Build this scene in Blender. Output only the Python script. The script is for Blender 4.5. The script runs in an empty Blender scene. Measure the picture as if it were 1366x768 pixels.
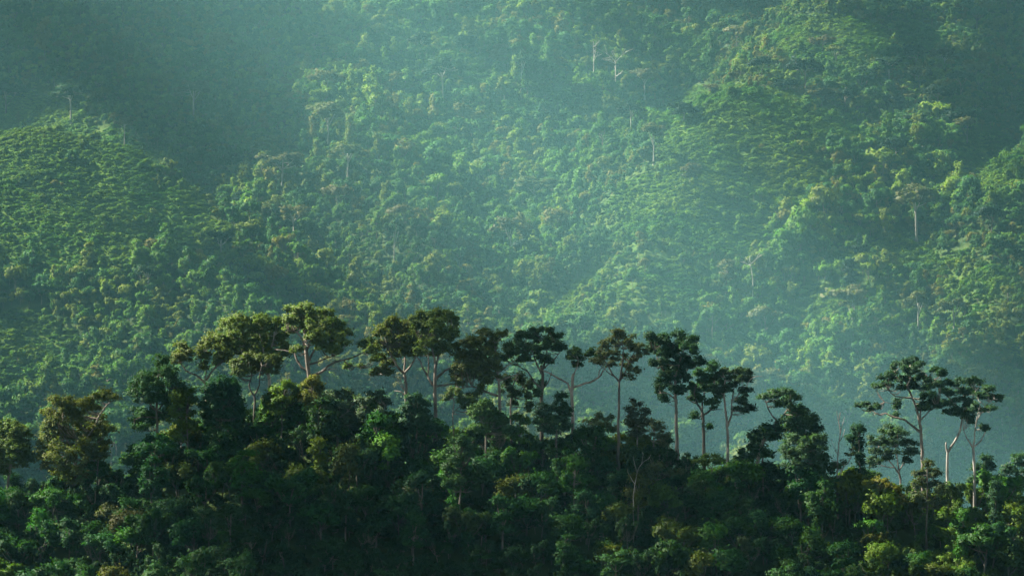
import bpy, math, random
import numpy as np
from mathutils import Vector

# ------------------------------------------------------------------ camera, sky, sun, exposure
SC = bpy.context.scene
COL = SC.collection
F, U0, VH = 6498.0, 683.0, 500.0          # focal length in photo pixels, centre column, horizon row


def P(u, v, Y):
    return np.array([(u - U0) / F * Y, Y, (VH - v) / F * Y])


cam_d = bpy.data.cameras.new("camera")
cam = bpy.data.objects.new("camera", cam_d)
COL.objects.link(cam)
cam.rotation_euler = (math.pi / 2, 0, 0)
cam_d.sensor_width = 36.0
cam_d.lens = 36.0 * F / 1366.0
cam_d.shift_y = (VH - 384.0) / 1366.0
cam_d.clip_start = 1.0
cam_d.clip_end = 12000.0
SC.camera = cam

SUN = np.array([-0.70, 0.17, 0.67])
SUN /= np.linalg.norm(SUN)
ELEV = math.asin(SUN[2])
AZ = math.atan2(SUN[0], SUN[1])            # clockwise from +Y
w = bpy.data.worlds.new("World")
SC.world = w
w.use_nodes = True
nt = w.node_tree
sky = nt.nodes.new("ShaderNodeTexSky")
sky.sky_type = 'NISHITA'
sky.sun_disc = False
sky.sun_elevation = ELEV
sky.sun_rotation = AZ
sky.air_density = 1.3
sky.dust_density = 0.6
sky.ozone_density = 1.0
bg = nt.nodes["Background"]
bg.inputs[1].default_value = 0.05
nt.links.new(sky.outputs[0], bg.inputs[0])

sd = bpy.data.lights.new("sun", 'SUN')
sd.energy = 5.0
sd.angle = math.radians(0.5)
sd.color = (1.0, 0.92, 0.78)
sun = bpy.data.objects.new("sun", sd)
COL.objects.link(sun)
sun.location = (0, 0, 900)
sun.rotation_euler = Vector(SUN).to_track_quat('Z', 'Y').to_euler()

SC.view_settings.view_transform = 'Standard'
SC.view_settings.look = 'None'
SC.view_settings.gamma = 1.0
SC.view_settings.use_curve_mapping = False
SC.view_settings.exposure = 2.15
cy = SC.cycles
cy.use_denoising = True
try:
    cy.denoiser = 'OPENIMAGEDENOISE'
    cy.denoising_input_passes = 'RGB_ALBEDO_NORMAL'
    cy.denoising_prefilter = 'ACCURATE'
except Exception:
    pass
cy.max_bounces = 5
cy.diffuse_bounces = 3
cy.glossy_bounces = 1
cy.transmission_bounces = 3
cy.volume_bounces = 0
cy.transparent_max_bounces = 4
cy.sample_clamp_indirect = 4.0
cy.use_adaptive_sampling = True
cy.adaptive_threshold = 0.015

HAZE_DENSITY = 0.00007
HAZE_COLOR = (0.36, 0.85, 0.92)
HAZE_G = 0.1

rng = np.random.default_rng(7)
random.seed(7)


# ------------------------------------------------------------------ helpers
def tag(o, label=None, cat=None, group=None, kind=None):
    if label:
        o["label"] = label
    if cat:
        o["category"] = cat
    if group:
        o["group"] = group
    if kind:
        o["kind"] = kind
    return o


def empty(name, loc):
    o = bpy.data.objects.new(name, None)
    o.empty_display_size = 1.0
    COL.objects.link(o)
    o.location = [float(a) for a in loc]
    return o


def build(name, V, Fc, mats, parent=None, matidx=None, smooth=False, attrs=None, link=True):
    """V (n,3), Fc list of arrays (tri/quads)"""
    me = bpy.data.meshes.new(name)
    V = np.asarray(V, dtype=np.float32)
    arrs = [np.asarray(f, dtype=np.int32) for f in (Fc if isinstance(Fc, list) else [Fc]) if len(f)]
    nl = sum(a.size for a in arrs)
    nf = sum(a.shape[0] for a in arrs)
    me.vertices.add(len(V))
    me.vertices.foreach_set("co", V.ravel())
    me.loops.add(nl)
    me.loops.foreach_set("vertex_index", np.concatenate([a.ravel() for a in arrs]))
    me.polygons.add(nf)
    sizes = np.concatenate([np.full(a.shape[0], a.shape[1], dtype=np.int32) for a in arrs])
    starts = np.concatenate([[0], np.cumsum(sizes)[:-1]]).astype(np.int32)
    me.polygons.foreach_set("loop_start", starts)
    for m in (mats if isinstance(mats, (list, tuple)) else [mats]):
        me.materials.append(m)
    if matidx is not None:
        me.polygons.foreach_set("material_index", np.asarray(matidx, dtype=np.int32))
    if smooth:
        me.polygons.foreach_set("use_smooth", np.ones(nf, dtype=bool))
    if attrs:
        for k, (dom, typ, dat) in attrs.items():
            a = me.attributes.new(k, typ, dom)
            if typ == 'FLOAT':
                a.data.foreach_set("value", np.asarray(dat, dtype=np.float32).ravel())
            elif typ == 'INT':
                a.data.foreach_set("value", np.asarray(dat, dtype=np.int32).ravel())
            elif typ == 'FLOAT_VECTOR':
                a.data.foreach_set("vector", np.asarray(dat, dtype=np.float32).ravel())
            elif typ == 'FLOAT_COLOR':
                a.data.foreach_set("color", np.asarray(dat, dtype=np.float32).ravel())
    me.update(calc_edges=True)
    me.validate()
    o = bpy.data.objects.new(name, me)
    if link:
        COL.objects.link(o)
    if parent is not None:
        o.parent = parent
    return o


# ---- value noise
_perm = rng.random((256, 256))


def vnoise(x, y):
    xi = np.floor(x).astype(int)
    yi = np.floor(y).astype(int)
    fx, fy = x - xi, y - yi
    fx = fx * fx * (3 - 2 * fx)
    fy = fy * fy * (3 - 2 * fy)
    a = _perm[xi & 255, yi & 255]
    b = _perm[(xi + 1) & 255, yi & 255]
    c = _perm[xi & 255, (yi + 1) & 255]
    d = _perm[(xi + 1) & 255, (yi + 1) & 255]
    return (a * (1 - fx) + b * fx) * (1 - fy) + (c * (1 - fx) + d * fx) * fy


def fbm(x, y, n=4):
    s, a, t = 0, 1.0, 0
    for i in range(n):
        s = s + a * (vnoise(x * 2 ** i + 17 * i, y * 2 ** i + 31 * i) - .5)
        t += a
        a *= .5
    return s / t


# ------------------------------------------------------------------ terrain shape
YR = 700.0                                   # the near ridge
SKYLINE = [(-400, 668), (0, 652), (80, 645), (160, 622), (230, 590), (300, 566), (380, 548), (450, 545), (520, 556), (560, 572),
           (620, 576), (680, 580), (760, 590), (830, 595), (900, 608), (980, 620), (1050, 636), (1110, 645), (1200, 652),
           (1300, 660), (1366, 664), (1700, 684)]
_su = np.array([a for a, b in SKYLINE], float)
_sv = np.array([b for a, b in SKYLINE], float)


def crest_z(x):
    u = x / YR * F + U0
    v = np.interp(u, _su, _sv)
    return (VH - v) / F * YR - 3.6


K = 1.5                                      # the mountain stands K times farther than the depths noted in SPURS
SPURS = [
    ([(-260, 200, 2235), (-60, 167, 2222), (60, 158, 2210), (150, 185, 2205), (225, 237, 2190), (300, 290, 2165), (400, 355, 2130), (500, 440, 2080)], 0.90, 14),
    ([(-160, 205, 2135), (0, 238, 2130), (70, 262, 2115), (130, 288, 2100), (220, 337, 2075), (330, 410, 2035)], 0.90, 6),
    ([(-180, 360, 2025), (0, 428, 2000), (60, 470, 1980), (140, 545, 1945)], 0.82, 8),
    ([(500, -80, 2640), (480, 20, 2485), (440, 110, 2390), (490, 190, 2310), (560, 290, 2225), (600, 410, 2130)], 0.74, 18),
    ([(180, -60, 2610), (250, 60, 2485), (330, 170, 2370), (390, 262, 2290)], 0.69, 16),
    ([(1120, -60, 2700), (1050, 60, 2480), (1010, 112, 2330), (985, 118, 2290), (930, 180, 2245), (900, 270, 2180), (850, 360, 2110), (790, 460, 2045)], 0.82, 14),
    ([(1000, 113, 2300), (1100, 148, 2300), (1180, 192, 2290), (1260, 255, 2270)], 0.98, 8),
    ([(1000, 113, 2300), (900, 142, 2315), (840, 172, 2330), (775, 240, 2320), (700, 310, 2270), (640, 380, 2200)], 0.82, 14),
    ([(1460, 20, 2520), (1295, 92, 2430), (1240, 175, 2330), (1190, 255, 2255), (1150, 345, 2170), (1100, 450, 2090), (1050, 560, 1995)], 0.82, 12),
    ([(1520, 90, 2400), (1366, 195, 2285), (1310, 285, 2200), (1330, 400, 2110), (1290, 500, 2030)], 0.90, 10),
    ([(1105, -40, 2640), (1135, 30, 2545), (1175, 92, 2450)], 0.82, 14),
    ([(700, -60, 2640), (660, 60, 2500), (650, 150, 2410), (690, 220, 2340)], 0.69, 14),
]


def spur_h(x, y, pts, slope, r):
    W = np.array([P(*p) for p in pts])
    best = np.full(x.shape, -1e9)
    for a, b in zip(W[:-1], W[1:]):
        dx, dy = b[0] - a[0], b[1] - a[1]
        t = np.clip(((x - a[0]) * dx + (y - a[1]) * dy) / (dx * dx + dy * dy), 0, 1)
        d = np.hypot(x - a[0] - t * dx, y - a[1] - t * dy)
        z = a[2] + t * (b[2] - a[2]) - slope * (np.sqrt(d * d + r * r) - r) - 4.5
        best = np.maximum(best, z)
    return best


def smax(a, b, k):
    m = np.maximum(a, b)
    return m + k * np.log(np.exp((a - m) / k) + np.exp((b - m) / k)) * .9


def terrain(x, y):
    x = np.asarray(x, float)
    y = np.asarray(y, float)
    # the hill the camera stands on
    zc = -1.9 - .02 * np.maximum(y, 0) - np.where(y > 6, .26 * (y - 6), 0)
    zc = np.maximum(zc, -125.0)
    # the near ridge
    d = y - YR - 4 * fbm(x / 45 + 3, y / 45)
    fs = np.where(d < 0, .60, .50)
    zr = crest_z(x) - fs * (np.sqrt(d * d + 36) - 6)
    z = smax(zc, zr, 3.0)
    # the mountain face
    X0, Y0 = x, y
    x, y = x / K, y / K
    zf = -112 + .48 * (y - 2040)
    zf = np.where(zf > 330, 330 + (zf - 330) * .12, zf)
    zf = zf + 22 * fbm(x / 150 + 9, y / 190 + 4, 3)
    for pts, s, r in SPURS:
        zf = smax(zf, spur_h(x, y, pts, s, r), 5.0)
    zf = zf + 11 * fbm(x / 55, y / 55, 4)
    zf = np.maximum(zf * K, -125 + 2 * fbm(x / 55, y / 55, 2))
    wgt = np.clip((Y0 - 1000) / 400, 0, 1)
    return z * (1 - wgt) + zf * wgt


def hit(u, v, y0=1850 * K, y1=3000 * K):
    """first terrain point seen through a photo pixel beyond the ridge"""
    ys = np.arange(y0, y1, 2.0)
    xs = (u - U0) / F * ys
    zs = (VH - v) / F * ys
    k = np.nonzero(terrain(xs, ys) >= zs)[0]
    i = k[0] if len(k) else len(ys) - 1
    return np.array([xs[i], ys[i], float(terrain(xs[i:i + 1], ys[i:i + 1])[0])])


def project(p):
    p = np.asarray(p)
    return p[..., 0] / p[..., 1] * F + U0, VH - p[..., 2] / p[..., 1] * F


# where the slopes carry grass and low scrub instead of forest (photo pixels, radius, weight)
GRASSY = [(40, 200, 90, 75, 1.), (140, 235, 75, 60, .9), (230, 285, 60, 40, .8), (60, 290, 110, 55, .55), (160, 320, 80, 30, .8),
          (30, 470, 80, 60, .6), (985, 160, 105, 45, 1.), (1090, 175, 70, 30, .9), (930, 210, 60, 60, .8), (1110, 60, 90, 38, .8),
          (880, 290, 95, 75, .55), (830, 400, 130, 70, .4), (1320, 215, 50, 55, .7), (1180, 345, 80, 40, .5), (1290, 390, 80, 60, .4),
          (1050, 420, 120, 70, .25), (1320, 480, 60, 60, .3), (1230, 60, 60, 40, .5),
          (90, 300, 150, 65, .75), (270, 325, 60, 30, .6), (1010, 235, 120, 60, .5), (960, 300, 90, 70, .62), (870, 380, 90, 60, .5), (1110, 400, 90, 45, .45)]


def grassy(x, y, z):
    u, v = project(np.stack([x, y, z], -1))
    g = np.zeros(u.shape)
    for cu, cv, ru, rv, wt in GRASSY:
        g = np.maximum(g, wt * np.exp(-(((u - cu) / ru) ** 2 + ((v - cv) / rv) ** 2) ** 1.5))
    return np.clip(g, 0, 1)


# ------------------------------------------------------------------ materials
def new_mat(name):
    m = bpy.data.materials.new(name)
    m.use_nodes = True
    for n in list(m.node_tree.nodes):
        m.node_tree.nodes.remove(n)
    return m, m.node_tree.nodes, m.node_tree.links


def foliage_mat(name, source, transl=.32, vary=.35):
    """leaf material; colour of its own from the object ('object') or from the scattered point ('point')"""
    m, N, L = new_mat(name)
    out = N.new("ShaderNodeOutputMaterial")
    if source == 'object':
        c = N.new("ShaderNodeObjectInfo")
        csock = c.outputs["Color"]
    else:
        c = N.new("ShaderNodeAttribute")
        c.attribute_type = 'INSTANCER'
        c.attribute_name = "tint"
        csock = c.outputs["Color"]
    at = N.new("ShaderNodeAttribute")
    at.attribute_name = "leafvar"
    tc = N.new("ShaderNodeTexCoord")
    no = N.new("ShaderNodeTexNoise")
    no.inputs["Scale"].default_value = .45
    no.inputs["Detail"].default_value = 2
    L.new(tc.outputs["Object"], no.inputs["Vector"])
    # leaf to leaf and clump to clump: brighter young leaves / duller old ones, slight hue drift
    ad = N.new("ShaderNodeMath")
    ad.operation = 'ADD'
    L.new(at.outputs["Fac"], ad.inputs[0])
    L.new(no.outputs["Fac"], ad.inputs[1])
    mr = N.new("ShaderNodeMapRange")
    mr.inputs[1].default_value = .45
    mr.inputs[2].default_value = 1.55
    mr.inputs[3].default_value = 1 - vary
    mr.inputs[4].default_value = 1 + vary
    L.new(ad.outputs[0], mr.inputs[0])
    hs = N.new("ShaderNodeHueSaturation")
    L.new(csock, hs.inputs["Color"])
    L.new(mr.outputs[0], hs.inputs["Value"])
    hm = N.new("ShaderNodeMapRange")
    hm.inputs[1].default_value = .3
    hm.inputs[2].default_value = .7
    hm.inputs[3].default_value = .530
    hm.inputs[4].default_value = .493
    L.new(no.outputs["Fac"], hm.inputs[0])
    L.new(hm.outputs[0], hs.inputs["Hue"])
    bs = N.new("ShaderNodeBsdfPrincipled")
    bs.inputs["Roughness"].default_value = .55
    bs.inputs["Specular IOR Level"].default_value = .07
    L.new(hs.outputs[0], bs.inputs["Base Color"])
    tr = N.new("ShaderNodeBsdfTranslucent")
    tm = N.new("ShaderNodeMix")
    tm.data_type = 'RGBA'
    tm.blend_type = 'MULTIPLY'
    tm.inputs[0].default_value = 1
    tm.inputs[7].default_value = (1.15, 1.4, .5, 1)
    L.new(hs.outputs[0], tm.inputs[6])
    L.new(tm.outputs[2], tr.inputs["Color"])
    mx = N.new("ShaderNodeMixShader")
    mx.inputs[0].default_value = transl
    L.new(bs.outputs[0], mx.inputs[1])
    L.new(tr.outputs[0], mx.inputs[2])
    L.new(mx.outputs[0], out.inputs["Surface"])
    return m


def bark_mat(name, c1, c2, scale=1.2):
    m, N, L = new_mat(name)
    out = N.new("ShaderNodeOutputMaterial")
    bs = N.new("ShaderNodeBsdfPrincipled")
    bs.inputs["Roughness"].default_value = .85
    tc = N.new("ShaderNodeTexCoord")
    mp = N.new("ShaderNodeMapping")
    mp.inputs["Scale"].default_value = (1, 1, .35)
    no = N.new("ShaderNodeTexNoise")
    no.inputs["Scale"].default_value = scale
    no.inputs["Detail"].default_value = 5
    cr = N.new("ShaderNodeValToRGB")
    cr.color_ramp.elements[0].position = .42
    cr.color_ramp.elements[0].color = (*c1, 1)
    cr.color_ramp.elements[1].position = .58
    cr.color_ramp.elements[1].color = (*c2, 1)
    L.new(tc.outputs["Object"], mp.inputs[0])
    L.new(mp.outputs[0], no.inputs["Vector"])
    L.new(no.outputs["Fac"], cr.inputs[0])
    L.new(cr.outputs[0], bs.inputs["Base Color"])
    L.new(bs.outputs[0], out.inputs["Surface"])
    return m


M_LEAF = foliage_mat("leaves", 'object')
M_SCRUB = foliage_mat("forest_leaves", 'point')
M_BARK = bark_mat("grey_bark", (.075, .065, .052), (.19, .16, .13))
M_BARKD = bark_mat("dark_bark", (.045, .04, .033), (.11, .095, .075))
M_BARKP = bark_mat("pale_bark", (.155, .145, .125), (.34, .315, .275))
M_BARKR = bark_mat("reddish_bark", (.14, .115, .095), (.29, .245, .21))

m, N, L = new_mat("ground")
out = N.new("ShaderNodeOutputMaterial")
bs = N.new("ShaderNodeBsdfPrincipled")
bs.inputs["Roughness"].default_value = .95
bs.inputs["Specular IOR Level"].default_value = .1
at = N.new("ShaderNodeAttribute")
at.attribute_name = "grass"
geo = N.new("ShaderNodeNewGeometry")
n1 = N.new("ShaderNodeTexNoise")
n1.inputs["Scale"].default_value = .12
n1.inputs["Detail"].default_value = 8
L.new(geo.outputs["Position"], n1.inputs["Vector"])
r1 = N.new("ShaderNodeValToRGB")
r1.color_ramp.elements[0].position = .35
r1.color_ramp.elements[0].color = (.018, .035, .014, 1)
r1.color_ramp.elements[1].position = .65
r1.color_ramp.elements[1].color = (.045, .065, .022, 1)
r2 = N.new("ShaderNodeValToRGB")
r2.color_ramp.elements[0].position = .35
r2.color_ramp.elements[0].color = (.052, .120, .017, 1)
r2.color_ramp.elements[1].position = .65
r2.color_ramp.elements[1].color = (.105, .165, .020, 1)
L.new(n1.outputs["Fac"], r1.inputs[0])
L.new(n1.outputs["Fac"], r2.inputs[0])
mx = N.new("ShaderNodeMix")
mx.data_type = 'RGBA'
L.new(at.outputs["Fac"], mx.inputs[0])
L.new(r1.outputs[0], mx.inputs[6])
L.new(r2.outputs[0], mx.inputs[7])
L.new(mx.outputs[2], bs.inputs["Base Color"])
bp = N.new("ShaderNodeBump")
bp.inputs["Strength"].default_value = .6
bp.inputs["Distance"].default_value = 1.2
L.new(n1.outputs["Fac"], bp.inputs["Height"])
L.new(bp.outputs[0], bs.inputs["Normal"])
L.new(bs.outputs[0], out.inputs["Surface"])
M_GROUND = m

m, N, L = new_mat("shade_cloud_white")
out = N.new("ShaderNodeOutputMaterial")
df = N.new("ShaderNodeBsdfDiffuse")
df.inputs[0].default_value = (.92, .92, .93, 1)
L.new(df.outputs[0], out.inputs["Surface"])
M_CLOUD = m

m, N, L = new_mat("haze")
out = N.new("ShaderNodeOutputMaterial")
pv = N.new("ShaderNodeVolumePrincipled")
pv.inputs["Color"].default_value = (*HAZE_COLOR, 1)
pv.inputs["Density"].default_value = HAZE_DENSITY
pv.inputs["Anisotropy"].default_value = HAZE_G
L.new(pv.outputs[0], out.inputs["Volume"])
M_HAZE = m

# ------------------------------------------------------------------ the ground: one sheet
ys = np.concatenate([np.linspace(-60, 550, 50), np.linspace(560, 820, 115), np.linspace(835, 2650, 80), np.linspace(2659, 4380, 330),
                     np.linspace(4410, 5100, 32)])
ss = np.linspace(-1, 1, 300)
YY, SS = np.meshgrid(ys, ss, indexing='ij')
XX = SS * (170 + .17 * np.maximum(YY, 0))
ZZ = terrain(XX, YY)
nr, nc = XX.shape
V = np.stack([XX, YY, ZZ], -1).reshape(-1, 3)
ii = np.arange(nr * nc).reshape(nr, nc)
FQ = np.stack([ii[:-1, :-1], ii[:-1, 1:], ii[1:, 1:], ii[1:, :-1]], -1).reshape(-1, 4)
gr = np.where(YY.ravel() > 2200, grassy(V[:, 0], np.maximum(V[:, 1], 1), V[:, 2]), .15)
ground = build("ground", V, FQ, M_GROUND, smooth=True, attrs={"grass": ('POINT', 'FLOAT', gr)})
tag(ground, kind="structure")
ZMIN, ZMAX = V[:, 2].min(), V[:, 2].max()

# ------------------------------------------------------------------ haze: one closed box round the camera and the whole scene
hx0, hx1, hy0, hy1, hz0, hz1 = -1150, 1150, -120, 5200, ZMIN - 1.0, max(ZMAX + 60, 60)
hv = [(x, y, z) for z in (hz0, hz1) for x, y in ((hx0, hy0), (hx1, hy0), (hx1, hy1), (hx0, hy1))]
hf = [(3, 2, 1, 0), (4, 5, 6, 7), (0, 1, 5, 4), (1, 2, 6, 5), (2, 3, 7, 6), (3, 0, 4, 7)]
haze = build("haze", hv, np.array(hf), M_HAZE)
tag(haze, kind="stuff")

# ------------------------------------------------------------------ clouds overhead (unseen, added to shade the ridge, valley air and slopes)
CLOUD_Z = 1500.0


def ico(sub=2):
    import bmesh
    bm = bmesh.new()
    bmesh.ops.create_icosphere(bm, subdivisions=sub, radius=1)
    bm.verts.ensure_lookup_table()
    v = np.array([x.co[:] for x in bm.verts])
    f = np.array([[y.index for y in x.verts] for x in bm.faces])
    bm.free()
    return v, f


IV, IF = ico(2)


def shade_cloud(poly, step=34, seed=1, holes=0.0):
    """puffs added out of view to block the sun over the ground outline 'poly' ((x, y) at height 0)"""
    r = np.random.default_rng(seed)
    poly = np.array(poly, float)
    x0, y0 = poly.min(0)
    x1, y1 = poly.max(0)
    gx, gy = np.meshgrid(np.arange(x0, x1 + step, step), np.arange(y0, y1 + step, step))
    pts = np.stack([gx.ravel(), gy.ravel()], -1) + r.normal(0, step * .22, (gx.size, 2))
    inside = np.zeros(len(pts), bool)
    j = len(poly) - 1
    for i in range(len(poly)):
        xi, yi = poly[i]
        xj, yj = poly[j]
        c = ((yi > pts[:, 1]) != (yj > pts[:, 1])) & (pts[:, 0] < (xj - xi) * (pts[:, 1] - yi) / (yj - yi + 1e-9) + xi)
        inside ^= c
        j = i
    pts = pts[inside]
    if holes:                                  # gaps cut to dapple the shaded slope with sun
        nz = fbm(pts[:, 0] / 17 + seed, pts[:, 1] / 17, 3)
        pts = pts[nz < np.quantile(nz, 1 - holes)]
    return shade_puffs(pts, step, seed)


def shade_puffs(pts, step, seed):
    r = np.random.default_rng(seed)
    VV, FF, n = [], [], 0
    for q in pts:
        rad = step * r.uniform(.75, 1.05)
        c = np.array([q[0], q[1], 0]) + SUN * (CLOUD_Z / SUN[2]) + np.array([0, 0, 0])
        c = c + SUN * r.uniform(-12, 45)
        v = IV * rad * np.array([1, 1, .8]) * (1 + .16 * (r.random((len(IV), 1)) - .5)) + c
        VV.append(v)
        FF.append(IF + n)
        n += len(IV)
    o = build("shade_cloud", np.concatenate(VV), np.concatenate(FF), M_CLOUD, smooth=True)
    return tag(o, kind="structure")


def shade_poly(px, Y, zoff=0):
    """ground-plane outline whose sun column covers photo pixels px at distance Y"""
    out = []
    for u, v, *yy in px:
        p = P(u, v, yy[0] if yy else Y)
        t = p[2] / SUN[2]
        out.append((p[0] - SUN[0] * t, p[1] - SUN[1] * t))
    return out


# unseen deck added to shade the camera's side; far edge shaped so the left tree tops stay lit
EDGE = [(-330, 640), (-110, 664), (-74, 672), (-60, 686), (-50, 682), (-30, 686), (-8, 688), (4, 710), (20, 708), (28, 680), (38, 650), (78, 645), (120, 690), (330, 690)]
WEST = [p for p in EDGE if p[0] < -25]
EAST = [p for p in EDGE if p[0] > -25]
shade_cloud([(-330, 590)] + WEST + [(-22, 686), (-22, 590)], 13, 3, .26)
shade_cloud([(-22, 590), (-22, 686)] + EAST + [(330, 590)], 13, 4, .72)
shade_cloud([(-360, 300), (360, 300), (360, 606), (-360, 606)], 36, 9)
shade_cloud([(-420, -60), (420, -60), (420, 310), (-420, 310)], 60, 6)

# heavier cloud all round, unseen and added to cut the sky light
shade_cloud([(-3400, -2600), (-980, -2600), (-980, 5200), (-3400, 5200)], 130, 14)
shade_cloud([(1270, -2600), (3600, -2600), (3600, 5200), (1270, 5200)], 130, 15)
shade_cloud([(-980, -2600), (1270, -2600), (1270, -120), (-980, -120)], 130, 16)
shade_cloud([(-980, 4560), (1270, 4560), (1270, 6500), (-980, 6500)], 130, 17)

# broken cloud over the valley and the mountain: unseen, shaped to light the middle and darken both sides
LIGHT = [(-50, 30, 270, 120, -.85), (250, 60, 200, 120, -.85), (320, 190, 120, 75, -.75), (350, 275, 80, 50, -.5), (1420, 50, 75, 150, -.85), (1085, 245, 115, 48, -.75), (1190, 80, 120, 70, .45), (420, 440, 120, 40, -.3), (630, 330, 60, 60, -.25), (760, 190, 50, 50, -.3), (820, 500, 330, 90, .4), (300, 430, 130, 50, -.38), (160, 395, 200, 55, -.65),
         (1366, 380, 70, 120, -.3), (60, 215, 150, 70, .70), (220, 285, 90, 40, .45), (985, 150, 110, 35, .35), (880, 280, 110, 90, .5), (1100, 60, 90, 40, .30), (1330, 210, 60, 50, .40),
         (1080, 540, 160, 80, .45), (480, 150, 60, 150, .20), (650, 200, 150, 150, .20), (30, 480, 70, 60, .35), (1140, 410, 80, 50, .30), (820, 400, 150, 60, .30)]


def shade_map_clouds(x0, x1, y0, y1, step, seed):
    r = np.random.default_rng(seed)
    gx, gy = np.meshgrid(np.arange(x0, x1, step), np.arange(y0, y1, step))
    X = gx.ravel() + r.normal(0, step * .2, gx.size)
    Y = gy.ravel() + r.normal(0, step * .2, gx.size)
    air = np.clip((abs(X / np.maximum(Y, 1) - AIR_C) - AIR_IN) / (AIR_OUT - AIR_IN), 0, 1)
    air = AIR_MAX - (AIR_MAX - AIR_MIN) * air * air * (3 - 2 * air)
    hz = np.full(X.shape, -1e9)
    for z in np.arange(460, -150, -12.0):
        xx, yy = X + SUN[0] / SUN[2] * z, Y + SUN[1] / SUN[2] * z
        new = (hz < -1e8) & (terrain(xx, yy) >= z)
        hz[new] = z
    hz = np.maximum(hz, -150)
    u, v = project(np.stack([X + SUN[0] / SUN[2] * hz, Y + SUN[1] / SUN[2] * hz, hz], -1))
    L = np.full(X.shape, .84)
    for cu, cv, ru, rv, a in LIGHT:
        L = L + a * np.exp(-((u - cu) / ru) ** 2 - ((v - cv) / rv) ** 2)
    k = np.clip((Y - 2550) / 250, 0, 1)
    lit = air * (1 - k) + L * k
    nz = fbm(X / 190 + 3, Y / 190 + 8, 4) + .04 * r.normal(0, 1, len(X))
    rank = np.argsort(np.argsort(nz)) / len(nz)
    return np.stack([X, Y], -1)[rank > np.clip(lit, 0, .98)]


AIR_C, AIR_IN, AIR_OUT, AIR_MAX, AIR_MIN = .048, .012, .082, .98, .02
pts = shade_map_clouds(-900, 1200, 900, 4500, 40, 31)
cell = (pts[:, 1] // 720).astype(int) * 10 + (pts[:, 0] // 700).astype(int)
for i, c in enumerate(np.unique(cell)):
    shade_puffs(pts[cell == c], 40, 60 + i)


# ------------------------------------------------------------------ tree building
class Acc:
    def __init__(self):
        self.v, self.q, self.t, self.n = [], [], [], 0

    def add(self, v, quads=None, tris=None):
        if quads is not None and len(quads):
            self.q.append(np.asarray(quads) + self.n)
        if tris is not None and len(tris):
            self.t.append(np.asarray(tris) + self.n)
        self.v.append(v)
        self.n += len(v)

    def faces(self):
        o = []
        if self.q:
            o.append(np.concatenate(self.q))
        if self.t:
            o.append(np.concatenate(self.t))
        return o

    def nf(self):
        return sum(len(a) for a in self.q) + sum(len(a) for a in self.t)


def resample(pts, step):
    """smooth (Catmull-Rom) polyline through pts"""
    pts = np.asarray(pts, float)
    if len(pts) < 3:
        n = max(2, int(np.linalg.norm(pts[-1] - pts[0]) / step) + 1)
        return pts[0] + (pts[-1] - pts[0]) * np.linspace(0, 1, n)[:, None]
    E = np.vstack([2 * pts[0] - pts[1], pts, 2 * pts[-1] - pts[-2]])
    o = []
    for i in range(1, len(E) - 2):
        n = max(2, int(np.linalg.norm(E[i + 1] - E[i]) / step))
        t = np.linspace(0, 1, n, endpoint=False)[:, None]
        p0, p1, p2, p3 = E[i - 1], E[i], E[i + 1], E[i + 2]
        o.append(.5 * ((2 * p1) + (-p0 + p2) * t + (2 * p0 - 5 * p1 + 4 * p2 - p3) * t ** 2 + (-p0 + 3 * p1 - 3 * p2 + p3) * t ** 3))
    o.append(E[-2][None])
    return np.concatenate(o)


def tube(acc, pts, r0, r1, sides=7, r=None, flare=0.0, rough=.08):
    pts = np.asarray(pts, float)
    n = len(pts)
    tan = np.gradient(pts, axis=0)
    tan /= np.linalg.norm(tan, axis=1)[:, None] + 1e-9
    ref = np.array([0, 1., 0]) if abs(tan[0][1]) < .9 else np.array([1., 0, 0])
    A = np.cross(tan, ref)
    A /= np.linalg.norm(A, axis=1)[:, None] + 1e-9
    B = np.cross(tan, A)
    t = np.linspace(0, 1, n)
    rad = r0 + (r1 - r0) * t
    if flare:
        rad = rad * (1 + flare * np.exp(-t * 9))
    g = r or rng
    a = np.linspace(0, 2 * math.pi, sides, endpoint=False)
    rr = rad[:, None] * (1 + rough * (g.random((n, sides)) - .5) * 2)
    v = pts[:, None, :] + rr[..., None] * (np.cos(a)[None, :, None] * A[:, None, :] + np.sin(a)[None, :, None] * B[:, None, :])
    v = v.reshape(-1, 3)
    ii = np.arange(n * sides).reshape(n, sides)
    q = np.stack([ii[:-1], ii[1:], np.roll(ii[1:], -1, 1), np.roll(ii[:-1], -1, 1)], -1).reshape(-1, 4)
    tip = len(v)
    v = np.vstack([v, pts[-1] + tan[-1] * r1])
    tr = np.stack([ii[-1], np.full(sides, tip), np.roll(ii[-1], -1)], -1)
    acc.add(v, q, tr)


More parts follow.
